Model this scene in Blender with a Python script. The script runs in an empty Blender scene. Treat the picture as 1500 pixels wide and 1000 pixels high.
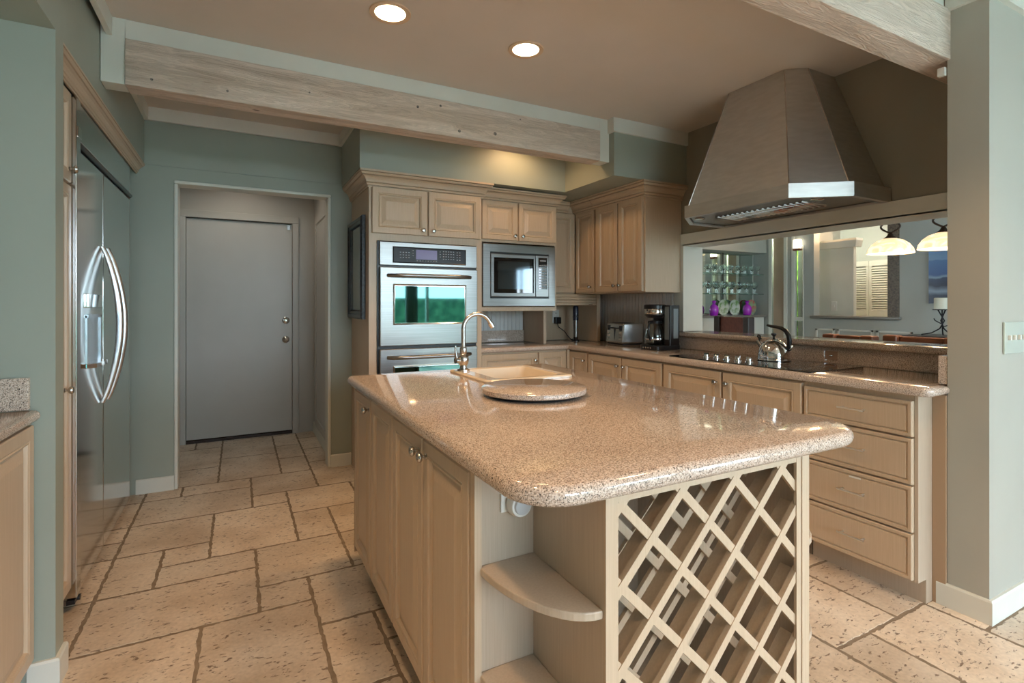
import bpy, bmesh, math, random
from mathutils import Vector
random.seed(7)
D = bpy.data
COL = bpy.context.scene.collection
SC = bpy.context.scene
PI = math.pi

# ------------------------------------------------------------------ camera
YAW = math.atan(400 / 758.0)
cam_d = D.cameras.new('camera')
cam_d.sensor_width = 36.0
cam_d.sensor_fit = 'HORIZONTAL'
cam_d.lens = 758.0 / 1500.0 * 36.0
cam_d.shift_y = -54.0 / 1500.0
cam_d.clip_start = 0.05
cam = D.objects.new('camera', cam_d)
COL.objects.link(cam)
cam.location = (0, 0, 1.25)
cam.rotation_euler = (PI / 2, 0, -YAW)
SC.camera = cam

# ------------------------------------------------------------------ world, exposure
SC.view_settings.view_transform = 'Standard'
SC.view_settings.look = 'None'
SC.view_settings.gamma = 1.0
SC.view_settings.use_curve_mapping = False
SC.view_settings.exposure = 0.55
w = D.worlds.new('daylight')
SC.world = w
w.use_nodes = True
wn = w.node_tree
bg = wn.nodes['Background']
tc = wn.nodes.new('ShaderNodeTexCoord')
sp = wn.nodes.new('ShaderNodeSeparateXYZ')
cr = wn.nodes.new('ShaderNodeValToRGB')
wn.links.new(tc.outputs['Generated'], sp.inputs[0])
wn.links.new(sp.outputs['Z'], cr.inputs[0])
cr.color_ramp.elements[0].position = 0.0
cr.color_ramp.elements[0].color = (0.74, 0.89, 1.0, 1)
cr.color_ramp.elements[1].position = 0.6
cr.color_ramp.elements[1].color = (0.62, 0.81, 1.0, 1)
wn.links.new(cr.outputs[0], bg.inputs['Color'])
bg.inputs['Strength'].default_value = 9.5

def area(name, loc, rot, sx, sy, power, color, portal=False):
    l = D.lights.new(name, 'AREA')
    l.shape = 'RECTANGLE'
    l.size, l.size_y = sx, sy
    l.energy = power
    l.color = color
    if portal:
        l.cycles.is_portal = True
    o = D.objects.new(name, l)
    COL.objects.link(o)
    o.location = loc
    o.rotation_euler = rot
    return o
# daylight portals in the big windows behind the camera (wall at y = -3.6)
WIN = [(0.0, 2.2), (2.45, 4.7), (4.95, 7.0), (7.25, 9.0)]
for a, b in WIN:
    area('window_portal', ((a + b) / 2, -3.55, 1.25), (PI / 2, 0, 0), b - a, 2.3, 1, (1, 1, 1), True)
LAMP_W = (1.0, 0.60, 0.30)
sun_d = D.lights.new('sun', 'SUN'); sun_d.energy = 8.0; sun_d.angle = math.radians(1.0); sun_d.color = (1.0, 0.95, 0.88)
sun = D.objects.new('sun', sun_d); COL.objects.link(sun)
sun.rotation_euler = (math.radians(32), 0, math.radians(-12))   # high sun on the window side

# ------------------------------------------------------------------ materials
MATS = {}
def nodes_of(name):
    m = D.materials.new(name)
    m.use_nodes = True
    nt = m.node_tree
    return m, nt, nt.nodes['Principled BSDF']
def setp(b, **k):
    names = dict(base='Base Color', rough='Roughness', metal='Metallic', trans='Transmission Weight', ior='IOR',
                 coat='Coat Weight', coatr='Coat Roughness', aniso='Anisotropic', spec='Specular IOR Level',
                 emis='Emission Color', emiss='Emission Strength', alpha='Alpha', sss='Subsurface Weight')
    for q, v in k.items():
        if q in ('base', 'emis'):
            v = (v[0], v[1], v[2], 1)
        b.inputs[names[q]].default_value = v
def mat(name, base, rough=0.5, **k):
    m, nt, b = nodes_of(name)
    setp(b, base=base, rough=rough, **k)
    MATS[name] = m
    return m
def noise_mat(name, c1, c2, scale=(1, 1, 1), nscale=8, detail=5, rough=0.5, bump=0.0, lo=0.35, hi=0.65, bdist=0.002, **k):
    """two-tone procedural colour in object space, with optional bump"""
    m, nt, b = nodes_of(name)
    setp(b, rough=rough, **k)
    t = nt.nodes.new('ShaderNodeTexCoord')
    mp = nt.nodes.new('ShaderNodeMapping')
    mp.inputs['Scale'].default_value = scale
    n = nt.nodes.new('ShaderNodeTexNoise')
    n.inputs['Scale'].default_value = nscale
    n.inputs['Detail'].default_value = detail
    r = nt.nodes.new('ShaderNodeValToRGB')
    r.color_ramp.elements[0].position = lo
    r.color_ramp.elements[1].position = hi
    r.color_ramp.elements[0].color = (*c1, 1)
    r.color_ramp.elements[1].color = (*c2, 1)
    L = nt.links.new
    L(t.outputs['Object'], mp.inputs[0]); L(mp.outputs[0], n.inputs['Vector'])
    L(n.outputs['Fac'], r.inputs[0]); L(r.outputs[0], b.inputs['Base Color'])
    if bump:
        bp = nt.nodes.new('ShaderNodeBump')
        bp.inputs['Strength'].default_value = bump
        bp.inputs['Distance'].default_value = bdist
        L(n.outputs['Fac'], bp.inputs['Height']); L(bp.outputs[0], b.inputs['Normal'])
    MATS[name] = m
    return m

SAGE = noise_mat('sage_paint', (0.320, 0.355, 0.300), (0.340, 0.375, 0.317), nscale=3, rough=0.42, bump=0.05)
GREYW = noise_mat('grey_paint', (0.40, 0.42, 0.39), (0.42, 0.44, 0.41), nscale=3, rough=0.5)
GREIGE = noise_mat('greige_paint', (0.40, 0.395, 0.345), (0.42, 0.415, 0.362), nscale=3, rough=0.45)
OLIVE = noise_mat('olive_paint', (0.27, 0.25, 0.195), (0.29, 0.265, 0.21), nscale=3, rough=0.5)
TRIM = noise_mat('trim_paint', (0.66, 0.665, 0.60), (0.70, 0.705, 0.64), nscale=4, rough=0.4)
CEIL = noise_mat('ceiling_paint', (0.62, 0.565, 0.50), (0.64, 0.58, 0.515), nscale=5, rough=0.6, bump=0.05)
HALLP = noise_mat('hall_paint', (0.50, 0.49, 0.46), (0.52, 0.51, 0.48), nscale=4, rough=0.32)
CAB = noise_mat('cream_wood', (0.52, 0.405, 0.285), (0.565, 0.445, 0.32), scale=(60, 60, 1.6), nscale=4, detail=6, rough=0.36, bump=0.06)
CABIN = noise_mat('cabinet_side', (0.48, 0.39, 0.295), (0.525, 0.43, 0.33), scale=(50, 50, 1.5), nscale=4, detail=6, rough=0.38)
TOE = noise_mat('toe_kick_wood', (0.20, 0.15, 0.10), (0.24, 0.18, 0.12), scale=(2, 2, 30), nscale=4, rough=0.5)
BEADP = mat('beadboard_paint', (0.60, 0.59, 0.57), 0.45)
BLACK = mat('black_plastic', (0.012, 0.012, 0.014), 0.3)
BLACKG = mat('black_glass', (0.006, 0.006, 0.007), 0.04, coat=1.0, coatr=0.02)
BLACKS = mat('black_satin', (0.01, 0.01, 0.011), 0.25, spec=0.25)
TOASTM = mat('toaster_steel', (0.72, 0.72, 0.71), 0.22, metal=1.0)
HANDM = mat('satin_steel', (0.74, 0.76, 0.78), 0.3, metal=1.0)
CHROME = mat('chrome', (0.78, 0.78, 0.78), 0.08, metal=1.0)
NICKEL = mat('brushed_nickel', (0.54, 0.52, 0.49), 0.25, metal=1.0)
STEEL = noise_mat('brushed_steel', (0.27, 0.27, 0.265), (0.33, 0.33, 0.325), scale=(1, 1, 120), nscale=3, rough=0.28, metal=1.0)
STEELV = noise_mat('fridge_steel', (0.60, 0.60, 0.59), (0.65, 0.65, 0.64), scale=(40, 40, 1), nscale=3, rough=0.12, metal=1.0)
HOODM = noise_mat('hood_steel', (0.60, 0.59, 0.57), (0.66, 0.65, 0.63), scale=(3, 3, 14), nscale=4, rough=0.42, metal=1.0)
MIRROR = mat('mirror', (0.72, 0.82, 0.78), 0.02, metal=1.0)
OVGLASS = mat('oven_glass', (0.055, 0.13, 0.12), 0.03, metal=1.0)
PORC = mat('bisque_porcelain', (0.72, 0.62, 0.48), 0.12, coat=0.6)
WHITEP = mat('white_plastic', (0.72, 0.72, 0.68), 0.35)
GLASS = mat('clear_glass', (0.95, 1, 0.98), 0.0, trans=1.0, ior=1.45)
GLASSE = mat('green_glass', (0.45, 0.75, 0.66), 0.02, trans=0.9, ior=1.45)
PURPLE = mat('purple_glass', (0.42, 0.03, 0.55), 0.1, coat=0.5)
LEATHER = noise_mat('oxblood_leather', (0.11, 0.028, 0.018), (0.17, 0.045, 0.028), nscale=30, rough=0.35, bump=0.2)
DARKLE = mat('dark_leather', (0.03, 0.018, 0.016), 0.35)
CHERRY = noise_mat('cherry_wood', (0.16, 0.045, 0.018), (0.24, 0.075, 0.03), scale=(3, 3, 25), nscale=3, rough=0.3)
DARKW = mat('dark_wood', (0.03, 0.015, 0.01), 0.3)
IRON = mat('dark_iron', (0.02, 0.02, 0.025), 0.5, metal=0.6)
BRONZE = mat('bronze', (0.06, 0.04, 0.03), 0.4, metal=0.8)
WAX = mat('candle_wax', (0.70, 0.72, 0.62), 0.5)
GROUT = noise_mat('grout', (0.20, 0.15, 0.10), (0.27, 0.21, 0.145), nscale=30, rough=0.9)
FRAMEM = noise_mat('frame_dark', (0.006, 0.008, 0.012), (0.035, 0.045, 0.06), scale=(1, 1, 1), nscale=60, rough=0.3, coat=0.4)
DISPLAY = mat('oven_display', (0.06, 0.04, 0.12), 0.2, emis=(0.20, 0.13, 0.42), emiss=0.12)
KEYM = mat('key_print', (0.45, 0.47, 0.5), 0.5)
LAMPM = mat('lamp_lens', (1, 0.9, 0.7), 0.4, emis=(1.0, 0.80, 0.52), emiss=9.0)
CANM = mat('lamp_can', (0.62, 0.45, 0.30), 0.4)
HEDGE = noise_mat('hedge_leaves', (0.03, 0.12, 0.01), (0.30, 0.55, 0.06), nscale=9, detail=8, rough=0.6)
HEDGE_D = noise_mat('far_hedge', (0.02, 0.07, 0.03), (0.10, 0.20, 0.09), nscale=3, detail=8, rough=0.7)
WATER = mat('pool_water', (0.05, 0.30, 0.31), 0.08)
PAVING = noise_mat('paving', (0.50, 0.52, 0.52), (0.56, 0.58, 0.58), nscale=6, rough=0.8)

def granite():
    m, nt, b = nodes_of('granite')
    setp(b, rough=0.09, coat=0.3, coatr=0.04)
    L = nt.links.new
    t = nt.nodes.new('ShaderNodeTexCoord')
    n1 = nt.nodes.new('ShaderNodeTexNoise'); n1.inputs['Scale'].default_value = 300; n1.inputs['Detail'].default_value = 3
    n2 = nt.nodes.new('ShaderNodeTexNoise'); n2.inputs['Scale'].default_value = 330; n2.inputs['Detail'].default_value = 2
    n3 = nt.nodes.new('ShaderNodeTexVoronoi'); n3.inputs['Scale'].default_value = 240
    r1 = nt.nodes.new('ShaderNodeValToRGB')
    e = r1.color_ramp.elements
    e[0].position = 0.34; e[0].color = (0.27, 0.215, 0.18, 1)
    e[1].position = 0.64; e[1].color = (0.75, 0.65, 0.565, 1)
    x = e.new(0.48); x.color = (0.545, 0.435, 0.355, 1)
    r2 = nt.nodes.new('ShaderNodeValToRGB')
    r2.color_ramp.elements[0].position = 0.36; r2.color_ramp.elements[0].color = (1, 1, 1, 1)
    r2.color_ramp.elements[1].position = 0.40; r2.color_ramp.elements[1].color = (0, 0, 0, 1)
    mx = nt.nodes.new('ShaderNodeMix'); mx.data_type = 'RGBA'
    mx.inputs['B'].default_value = (0.05, 0.04, 0.035, 1)
    r3 = nt.nodes.new('ShaderNodeValToRGB')
    r3.color_ramp.elements[0].position = 0.60; r3.color_ramp.elements[0].color = (0, 0, 0, 1)
    r3.color_ramp.elements[1].position = 0.66; r3.color_ramp.elements[1].color = (0.75, 0.75, 0.75, 1)
    n4 = nt.nodes.new('ShaderNodeTexNoise'); n4.inputs['Scale'].default_value = 260; n4.inputs['Detail'].default_value = 2
    mp = nt.nodes.new('ShaderNodeMapping'); mp.inputs['Location'].default_value = (3, 7, 1)
    mx2 = nt.nodes.new('ShaderNodeMix'); mx2.data_type = 'RGBA'
    mx2.inputs['B'].default_value = (0.74, 0.68, 0.62, 1)
    L(t.outputs['Object'], n1.inputs['Vector']); L(t.outputs['Object'], n2.inputs['Vector'])
    L(t.outputs['Object'], mp.inputs[0]); L(mp.outputs[0], n4.inputs['Vector'])
    L(n1.outputs['Fac'], r1.inputs[0]); L(n2.outputs['Fac'], r2.inputs[0]); L(n4.outputs['Fac'], r3.inputs[0])
    L(r1.outputs[0], mx2.inputs['A']); L(r3.outputs[0], mx2.inputs['Factor'])
    L(mx2.outputs['Result'], mx.inputs['A']); L(r2.outputs[0], mx.inputs['Factor'])
    L(mx.outputs['Result'], b.inputs['Base Color'])
    return m
GRAN = granite()

def tile_mat():
    m, nt, b = nodes_of('travertine')
    L = nt.links.new
    t = nt.nodes.new('ShaderNodeTexCoord')
    geo = nt.nodes.new('ShaderNodeNewGeometry')
    big = nt.nodes.new('ShaderNodeTexNoise'); big.inputs['Scale'].default_value = 3.2; big.inputs['Detail'].default_value = 7
    rb = nt.nodes.new('ShaderNodeValToRGB')
    e = rb.color_ramp.elements
    e[0].position = 0.32; e[0].color = (0.53, 0.415, 0.295, 1)
    e[1].position = 0.66; e[1].color = (0.74, 0.645, 0.525, 1)
    x = e.new(0.5); x.color = (0.66, 0.55, 0.425, 1)
    # per-tile tone
    hs = nt.nodes.new('ShaderNodeHueSaturation')
    mr = nt.nodes.new('ShaderNodeMapRange'); mr.inputs[3].default_value = 0.86; mr.inputs[4].default_value = 1.12
    L(geo.outputs['Random Per Island'], mr.inputs[0]); L(mr.outputs[0], hs.inputs['Value'])
    # pits, stretched along x
    mp = nt.nodes.new('ShaderNodeMapping'); mp.inputs['Scale'].default_value = (1, 2.2, 1)
    pit = nt.nodes.new('ShaderNodeTexNoise'); pit.inputs['Scale'].default_value = 34; pit.inputs['Detail'].default_value = 5; pit.inputs['Roughness'].default_value = 0.62
    rp = nt.nodes.new('ShaderNodeValToRGB')
    rp.color_ramp.elements[0].position = 0.365; rp.color_ramp.elements[0].color = (1, 1, 1, 1)
    rp.color_ramp.elements[1].position = 0.40; rp.color_ramp.elements[1].color = (0, 0, 0, 1)
    fine = nt.nodes.new('ShaderNodeTexNoise'); fine.inputs['Scale'].default_value = 70; fine.inputs['Detail'].default_value = 3
    mf = nt.nodes.new('ShaderNodeMapRange'); mf.inputs[1].default_value = 0.3; mf.inputs[2].default_value = 0.7
    mf.inputs[3].default_value = 0.9; mf.inputs[4].default_value = 1.08
    mul = nt.nodes.new('ShaderNodeMix'); mul.data_type = 'RGBA'; mul.blend_type = 'MULTIPLY'; mul.inputs['Factor'].default_value = 1
    mx = nt.nodes.new('ShaderNodeMix'); mx.data_type = 'RGBA'; mx.inputs['B'].default_value = (0.17, 0.11, 0.07, 1)
    sc = nt.nodes.new('ShaderNodeMath'); sc.operation = 'MULTIPLY'; sc.inputs[1].default_value = 0.85
    L(t.outputs['Object'], big.inputs['Vector']); L(big.outputs['Fac'], rb.inputs[0]); L(rb.outputs[0], hs.inputs['Color'])
    L(t.outputs['Object'], mp.inputs[0]); L(mp.outputs[0], pit.inputs['Vector']); L(pit.outputs['Fac'], rp.inputs[0])
    L(t.outputs['Object'], fine.inputs['Vector']); L(fine.outputs['Fac'], mf.inputs[0])
    L(hs.outputs[0], mul.inputs['A']); L(mf.outputs[0], mul.inputs['B'])
    L(mul.outputs['Result'], mx.inputs['A']); L(rp.outputs[0], sc.inputs[0]); L(sc.outputs[0], mx.inputs['Factor'])
    L(mx.outputs['Result'], b.inputs['Base Color'])
    bp = nt.nodes.new('ShaderNodeBump'); bp.inputs['Strength'].default_value = 0.6; bp.inputs['Distance'].default_value = 0.003
    bp.invert = True
    L(rp.outputs[0], bp.inputs['Height']); L(bp.outputs[0], b.inputs['Normal'])
    setp(b, rough=0.42)
    return m
TILE = tile_mat()

def beam_mat():
    m, nt, b = nodes_of('whitewashed_timber')
    L = nt.links.new
    t = nt.nodes.new('ShaderNodeTexCoord')
    mp = nt.nodes.new('ShaderNodeMapping'); mp.inputs['Scale'].default_value = (1.1, 12, 12)
    n = nt.nodes.new('ShaderNodeTexNoise'); n.inputs['Scale'].default_value = 2.2; n.inputs['Detail'].default_value = 8
    n.inputs['Distortion'].default_value = 0.6
    wv = nt.nodes.new('ShaderNodeMath'); wv.operation = 'SINE'
    ml = nt.nodes.new('ShaderNodeMath'); ml.operation = 'MULTIPLY'; ml.inputs[1].default_value = 70
    r = nt.nodes.new('ShaderNodeValToRGB')
    e = r.color_ramp.elements
    e[0].position = 0.30; e[0].color = (0.50, 0.40, 0.32, 1)
    e[1].position = 0.66; e[1].color = (0.74, 0.63, 0.54, 1)
    x = e.new(0.48); x.color = (0.64, 0.53, 0.44, 1)
    mr = nt.nodes.new('ShaderNodeMapRange'); mr.inputs[1].default_value = -1; mr.inputs[2].default_value = 1
    mr.inputs[3].default_value = 0.90; mr.inputs[4].default_value = 1.04
    mul = nt.nodes.new('ShaderNodeMix'); mul.data_type = 'RGBA'; mul.blend_type = 'MULTIPLY'; mul.inputs['Factor'].default_value = 1
    vo = nt.nodes.new('ShaderNodeTexVoronoi'); vo.inputs['Scale'].default_value = 2.2
    mp2 = nt.nodes.new('ShaderNodeMapping'); mp2.inputs['Scale'].default_value = (1.0, 2.2, 2.2)
    rk = nt.nodes.new('ShaderNodeValToRGB')
    rk.color_ramp.elements[0].position = 0.03; rk.color_ramp.elements[0].color = (1, 1, 1, 1)
    rk.color_ramp.elements[1].position = 0.055; rk.color_ramp.elements[1].color = (0, 0, 0, 1)
    mx = nt.nodes.new('ShaderNodeMix'); mx.data_type = 'RGBA'; mx.inputs['B'].default_value = (0.12, 0.09, 0.07, 1)
    L(t.outputs['Object'], mp.inputs[0]); L(mp.outputs[0], n.inputs['Vector']); L(n.outputs['Fac'], r.inputs[0])
    L(n.outputs['Fac'], ml.inputs[0]); L(ml.outputs[0], wv.inputs[0]); L(wv.outputs[0], mr.inputs[0])
    L(r.outputs[0], mul.inputs['A']); L(mr.outputs[0], mul.inputs['B'])
    L(t.outputs['Object'], mp2.inputs[0]); L(mp2.outputs[0], vo.inputs['Vector']); L(vo.outputs['Distance'], rk.inputs[0])
    L(mul.outputs['Result'], mx.inputs['A']); L(rk.outputs[0], mx.inputs['Factor'])
    L(mx.outputs['Result'], b.inputs['Base Color'])
    bp = nt.nodes.new('ShaderNodeBump'); bp.inputs['Strength'].default_value = 0.55; bp.inputs['Distance'].default_value = 0.003
    L(wv.outputs[0], bp.inputs['Height']); L(bp.outputs[0], b.inputs['Normal'])
    setp(b, rough=0.7)
    return m
BEAM = beam_mat()
KNOT = noise_mat('knot_wood', (0.05, 0.045, 0.045), (0.30, 0.26, 0.23), nscale=90, rough=0.8)

def shade_mat():
    m, nt, b = nodes_of('alabaster_glass')
    L = nt.links.new
    t = nt.nodes.new('ShaderNodeTexCoord')
    n = nt.nodes.new('ShaderNodeTexNoise'); n.inputs['Scale'].default_value = 9; n.inputs['Detail'].default_value = 6; n.inputs['Distortion'].default_value = 1.5
    r = nt.nodes.new('ShaderNodeValToRGB')
    r.color_ramp.elements[0].position = 0.4; r.color_ramp.elements[0].color = (0.85, 0.60, 0.34, 1)
    r.color_ramp.elements[1].position = 0.62; r.color_ramp.elements[1].color = (1.0, 0.86, 0.64, 1)
    L(t.outputs['Object'], n.inputs['Vector']); L(n.outputs['Fac'], r.inputs[0])
    L(r.outputs[0], b.inputs['Base Color']); L(r.outputs[0], b.inputs['Emission Color'])
    setp(b, rough=0.4, emiss=0.85)
    return m
SHADE = shade_mat()

def painting_mat():
    """blue evening sea with dark snowy rocks"""
    m, nt, b = nodes_of('seascape')
    L = nt.links.new
    t = nt.nodes.new('ShaderNodeTexCoord'); s = nt.nodes.new('ShaderNodeSeparateXYZ')
    r = nt.nodes.new('ShaderNodeValToRGB')
    e = r.color_ramp.elements
    e[0].position = 0.0; e[0].color = (0.01, 0.015, 0.04, 1)
    e[1].position = 1.0; e[1].color = (0.10, 0.22, 0.42, 1)
    for p, c in ((0.16, (0.02, 0.03, 0.06, 1)), (0.24, (0.22, 0.28, 0.36, 1)), (0.33, (0.01, 0.015, 0.04, 1)), (0.45, (0.015, 0.03, 0.08, 1)),
                 (0.48, (0.20, 0.30, 0.42, 1)), (0.52, (0.03, 0.09, 0.25, 1)), (0.76, (0.05, 0.14, 0.34, 1)), (0.78, (0.13, 0.26, 0.45, 1))):
        x = e.new(p); x.color = c
    n = nt.nodes.new('ShaderNodeTexNoise'); n.inputs['Scale'].default_value = 5; n.inputs['Detail'].default_value = 4
    a = nt.nodes.new('ShaderNodeMath'); a.operation = 'MULTIPLY_ADD'; a.inputs[1].default_value = 0.14
    a2 = nt.nodes.new('ShaderNodeMath'); a2.operation = 'ADD'; a2.inputs[1].default_value = -0.07
    L(t.outputs['Generated'], s.inputs[0]); L(t.outputs['Object'], n.inputs['Vector'])
    L(n.outputs['Fac'], a.inputs[0]); L(s.outputs['Z'], a.inputs[2]); L(a.outputs[0], a2.inputs[0]); L(a2.outputs[0], r.inputs[0])
    L(r.outputs[0], b.inputs['Base Color'])
    setp(b, rough=0.3)
    return m
PAINTING = painting_mat()
FLORAL = noise_mat('floral_glaze', (0.62, 0.66, 0.56), (0.20, 0.34, 0.12), nscale=14, lo=0.45, hi=0.6, rough=0.2)
FLORAL2 = noise_mat('rose_glaze', (0.30, 0.42, 0.24), (0.52, 0.12, 0.12), nscale=11, lo=0.45, hi=0.6, rough=0.2)
STONE = noise_mat('brown_stone', (0.07, 0.045, 0.03), (0.17, 0.12, 0.075), nscale=60, rough=0.4)

# ------------------------------------------------------------------ mesh builder
class MB:
    def __init__(s):
        s.bm = bmesh.new()
    def box(s, x0, x1, y0, y1, z0, z1):
        v = [s.bm.verts.new((x, y, z)) for x in (x0, x1) for y in (y0, y1) for z in (z0, z1)]
        for f in ((0, 1, 3, 2), (4, 6, 7, 5), (0, 4, 5, 1), (2, 3, 7, 6), (0, 2, 6, 4), (1, 5, 7, 3)):
            s.bm.faces.new([v[i] for i in f])
        return s
    def loops(s, rings, cap0=True, cap1=True, closed=True):
        vs = [[s.bm.verts.new(p) for p in r] for r in rings]
        n = len(vs[0])
        for a, b in zip(vs, vs[1:]):
            for i in range(n if closed else n - 1):
                j = (i + 1) % n
                s.bm.faces.new((a[i], a[j], b[j], b[i]))
        if cap0: s.bm.faces.new(vs[0][::-1])
        if cap1: s.bm.faces.new(vs[-1])
        return s
    def prism(s, poly, z0, z1):
        return s.loops([[(x, y, z0) for x, y in poly], [(x, y, z1) for x, y in poly]])
    def lathe(s, prof, c=(0, 0, 0), axis='z', n=32, cap0=True, cap1=True):
        """prof: list of (radius, height)"""
        rings = []
        for r, h in prof:
            ring = []
            for i in range(n):
                a = 2 * PI * i / n
                p, q = r * math.cos(a), r * math.sin(a)
                if axis == 'z': ring.append((c[0] + p, c[1] + q, c[2] + h))
                elif axis == '-y': ring.append((c[0] + p, c[1] - h, c[2] + q))
                elif axis == '-x': ring.append((c[0] - h, c[1] + p, c[2] + q))
                elif axis == '+x': ring.append((c[0] + h, c[1] + p, c[2] + q))
                elif axis == '+y': ring.append((c[0] + p, c[1] + h, c[2] + q))
            rings.append(ring)
        return s.loops(rings, cap0, cap1)
    def tube(s, pts, r, n=10, caps=True):
        pts = [Vector(p) for p in pts]
        rr = r if isinstance(r, (list, tuple)) else [r] * len(pts)
        up = None
        rings = []
        for i, p in enumerate(pts):
            d = (pts[min(i + 1, len(pts) - 1)] - pts[max(i - 1, 0)]).normalized()
            if up is None:
                up = Vector((0, 0, 1)) if abs(d.z) < 0.9 else Vector((1, 0, 0))
            a = d.cross(up).normalized()
            up = a.cross(d).normalized()
            rings.append([tuple(p + (a * math.cos(2 * PI * k / n) + up * math.sin(2 * PI * k / n)) * rr[i]) for k in range(n)])
        return s.loops(rings, caps, caps)
    def sweep(s, path, prof, closed=False):
        """path: xy points; prof: (out, z) closed profile; out is to the right of the travel direction"""
        n = len(path)
        rings = []
        for i in range(n):
            p = Vector(path[i])
            def nrm(a, b):
                d = (Vector(b) - Vector(a)).normalized()
                return Vector((d.y, -d.x))
            ns = []
            if i > 0 or closed: ns.append(nrm(path[i - 1], path[i]))
            if i < n - 1 or closed: ns.append(nrm(path[i], path[(i + 1) % n]))
            if len(ns) == 2:
                m = (ns[0] + ns[1]).normalized()
                m = m / max(0.2, m.dot(ns[0]))
            else:
                m = ns[0]
            rings.append([(p.x + m.x * o, p.y + m.y * o, z) for o, z in prof])
        if closed:
            rings.append(rings[0])
            vs = None
            s.loops(rings, False, False)
        else:
            s.loops(rings)
        return s
    def build(s, name, m, parent=None, bevel=0.0, smooth=False, seg=2):
        bmesh.ops.remove_doubles(s.bm, verts=s.bm.verts, dist=1e-6)
        bmesh.ops.recalc_face_normals(s.bm, faces=s.bm.faces)
        off = Vector((0, 0, 0))
        q = parent
        while q is not None:
            off += Vector(q.location)
            q = q.parent
        if parent is None:                       # origin at the base centre of the thing
            co = [v.co for v in s.bm.verts]
            lo = [min(c[i] for c in co) for i in range(3)]; hi = [max(c[i] for c in co) for i in range(3)]
            off = Vector(((lo[0] + hi[0]) / 2, (lo[1] + hi[1]) / 2, lo[2]))
        for v in s.bm.verts: v.co -= off
        me = D.meshes.new(name)
        s.bm.to_mesh(me); s.bm.free()
        me.materials.append(m)
        o = D.objects.new(name, me)
        COL.objects.link(o)
        if parent is None: o.location = off
        else: o.parent = parent
        if smooth:
            for p in me.polygons: p.use_smooth = True
            try: me.set_sharp_from_angle(angle=math.radians(40))
            except Exception: pass
        if bevel:
            b = o.modifiers.new('bevel', 'BEVEL')
            b.width = bevel; b.segments = seg; b.limit_method = 'ANGLE'
            b.angle_limit = math.radians(40)
        return o

def tag(o, label, cat, group=None, kind=None):
    if label: o['label'] = label
    if cat: o['category'] = cat
    if group: o['group'] = group
    if kind: o['kind'] = kind
    return o
def thing(name, loc, label, cat, group=None):
    o = D.objects.new(name, None)
    o.empty_display_size = 0.05
    COL.objects.link(o)
    o.location = loc
    return tag(o, label, cat, group)
def struct(name, mb, m, bevel=0.0, smooth=False):
    o = mb.build(name, m, None, bevel, smooth)
    o['kind'] = 'structure'
    return o
def dup(root, delta, label=None, group=None):
    def cp(o, par):
        c = o.copy(); COL.objects.link(c)
        if par: c.parent = par
        for ch in list(o.children):
            if ch.name in KIDS.get(o.name, ch.name): cp(ch, c)
        return c
    kids = list(root.children)
    r = root.copy(); COL.objects.link(r)
    r.location = Vector(root.location) + Vector(delta)
    if label: r['label'] = label
    if group: r['group'] = group
    for k in kids:
        c = k.copy(); COL.objects.link(c); c.parent = r
        for g in list(k.children):
            d = g.copy(); COL.objects.link(d); d.parent = c
    return r
KIDS = {}

def face_map(facing, f):
    """(a, b, d): a along the front, b = z, d = distance out of the front"""
    if facing == '-y': return lambda a, b, d: (a, f - d, b)
    if facing == '-x': return lambda a, b, d: (f - d, a, b)
    if facing == '+x': return lambda a, b, d: (f + d, a, b)
def rect_rings(mb, facing, f, a0, a1, b0, b1, rings):
    fm = face_map(facing, f)
    out = []
    for ins, d in rings:
        out.append([fm(a0 + ins, b0 + ins, d), fm(a1 - ins, b0 + ins, d), fm(a1 - ins, b1 - ins, d), fm(a0 + ins, b1 - ins, d)])
    mb.loops(out)
T = 0.02
def door(parent, facing, f, a0, a1, b0, b1, knob=None, name='door', st=0.052, m=None):
    """raised panel door; f = plane it is mounted on; knob = (a, b)"""
    g = 0.0035
    mb = MB()
    w = min(a1 - a0, b1 - b0)
    st = min(st, w * 0.22)
    rv = min(0.03, w * 0.12)
    rect_rings(mb, facing, f, a0 + g, a1 - g, b0 + g, b1 - g,
               [(0, 0), (0, T - 0.004), (0.004, T), (st - 0.012, T), (st - 0.008, T - 0.003), (st - 0.004, T), (st, T - 0.002),
                (st + 0.004, T - 0.011), (st + 0.012, T - 0.011), (st + 0.012 + rv, T - 0.001), (st + 0.014 + rv, T - 0.001)])
    o = mb.build(name, m or CAB, parent)
    if knob: make_knob(o, facing, f, *knob)
    return o
def make_knob(parent, facing, f, a, b, r=0.015):
    fm = face_map(facing, f)
    c = fm(a, b, T - 0.001)
    mb = MB()
    mb.lathe([(0.009, 0), (0.009, 0.002), (0.005, 0.004), (0.005, 0.012), (0.011, 0.015), (r, 0.020), (r, 0.024), (0.012, 0.029), (0.005, 0.031)], c, facing, 20)
    return mb.build('knob', NICKEL, parent, smooth=True)
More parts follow.
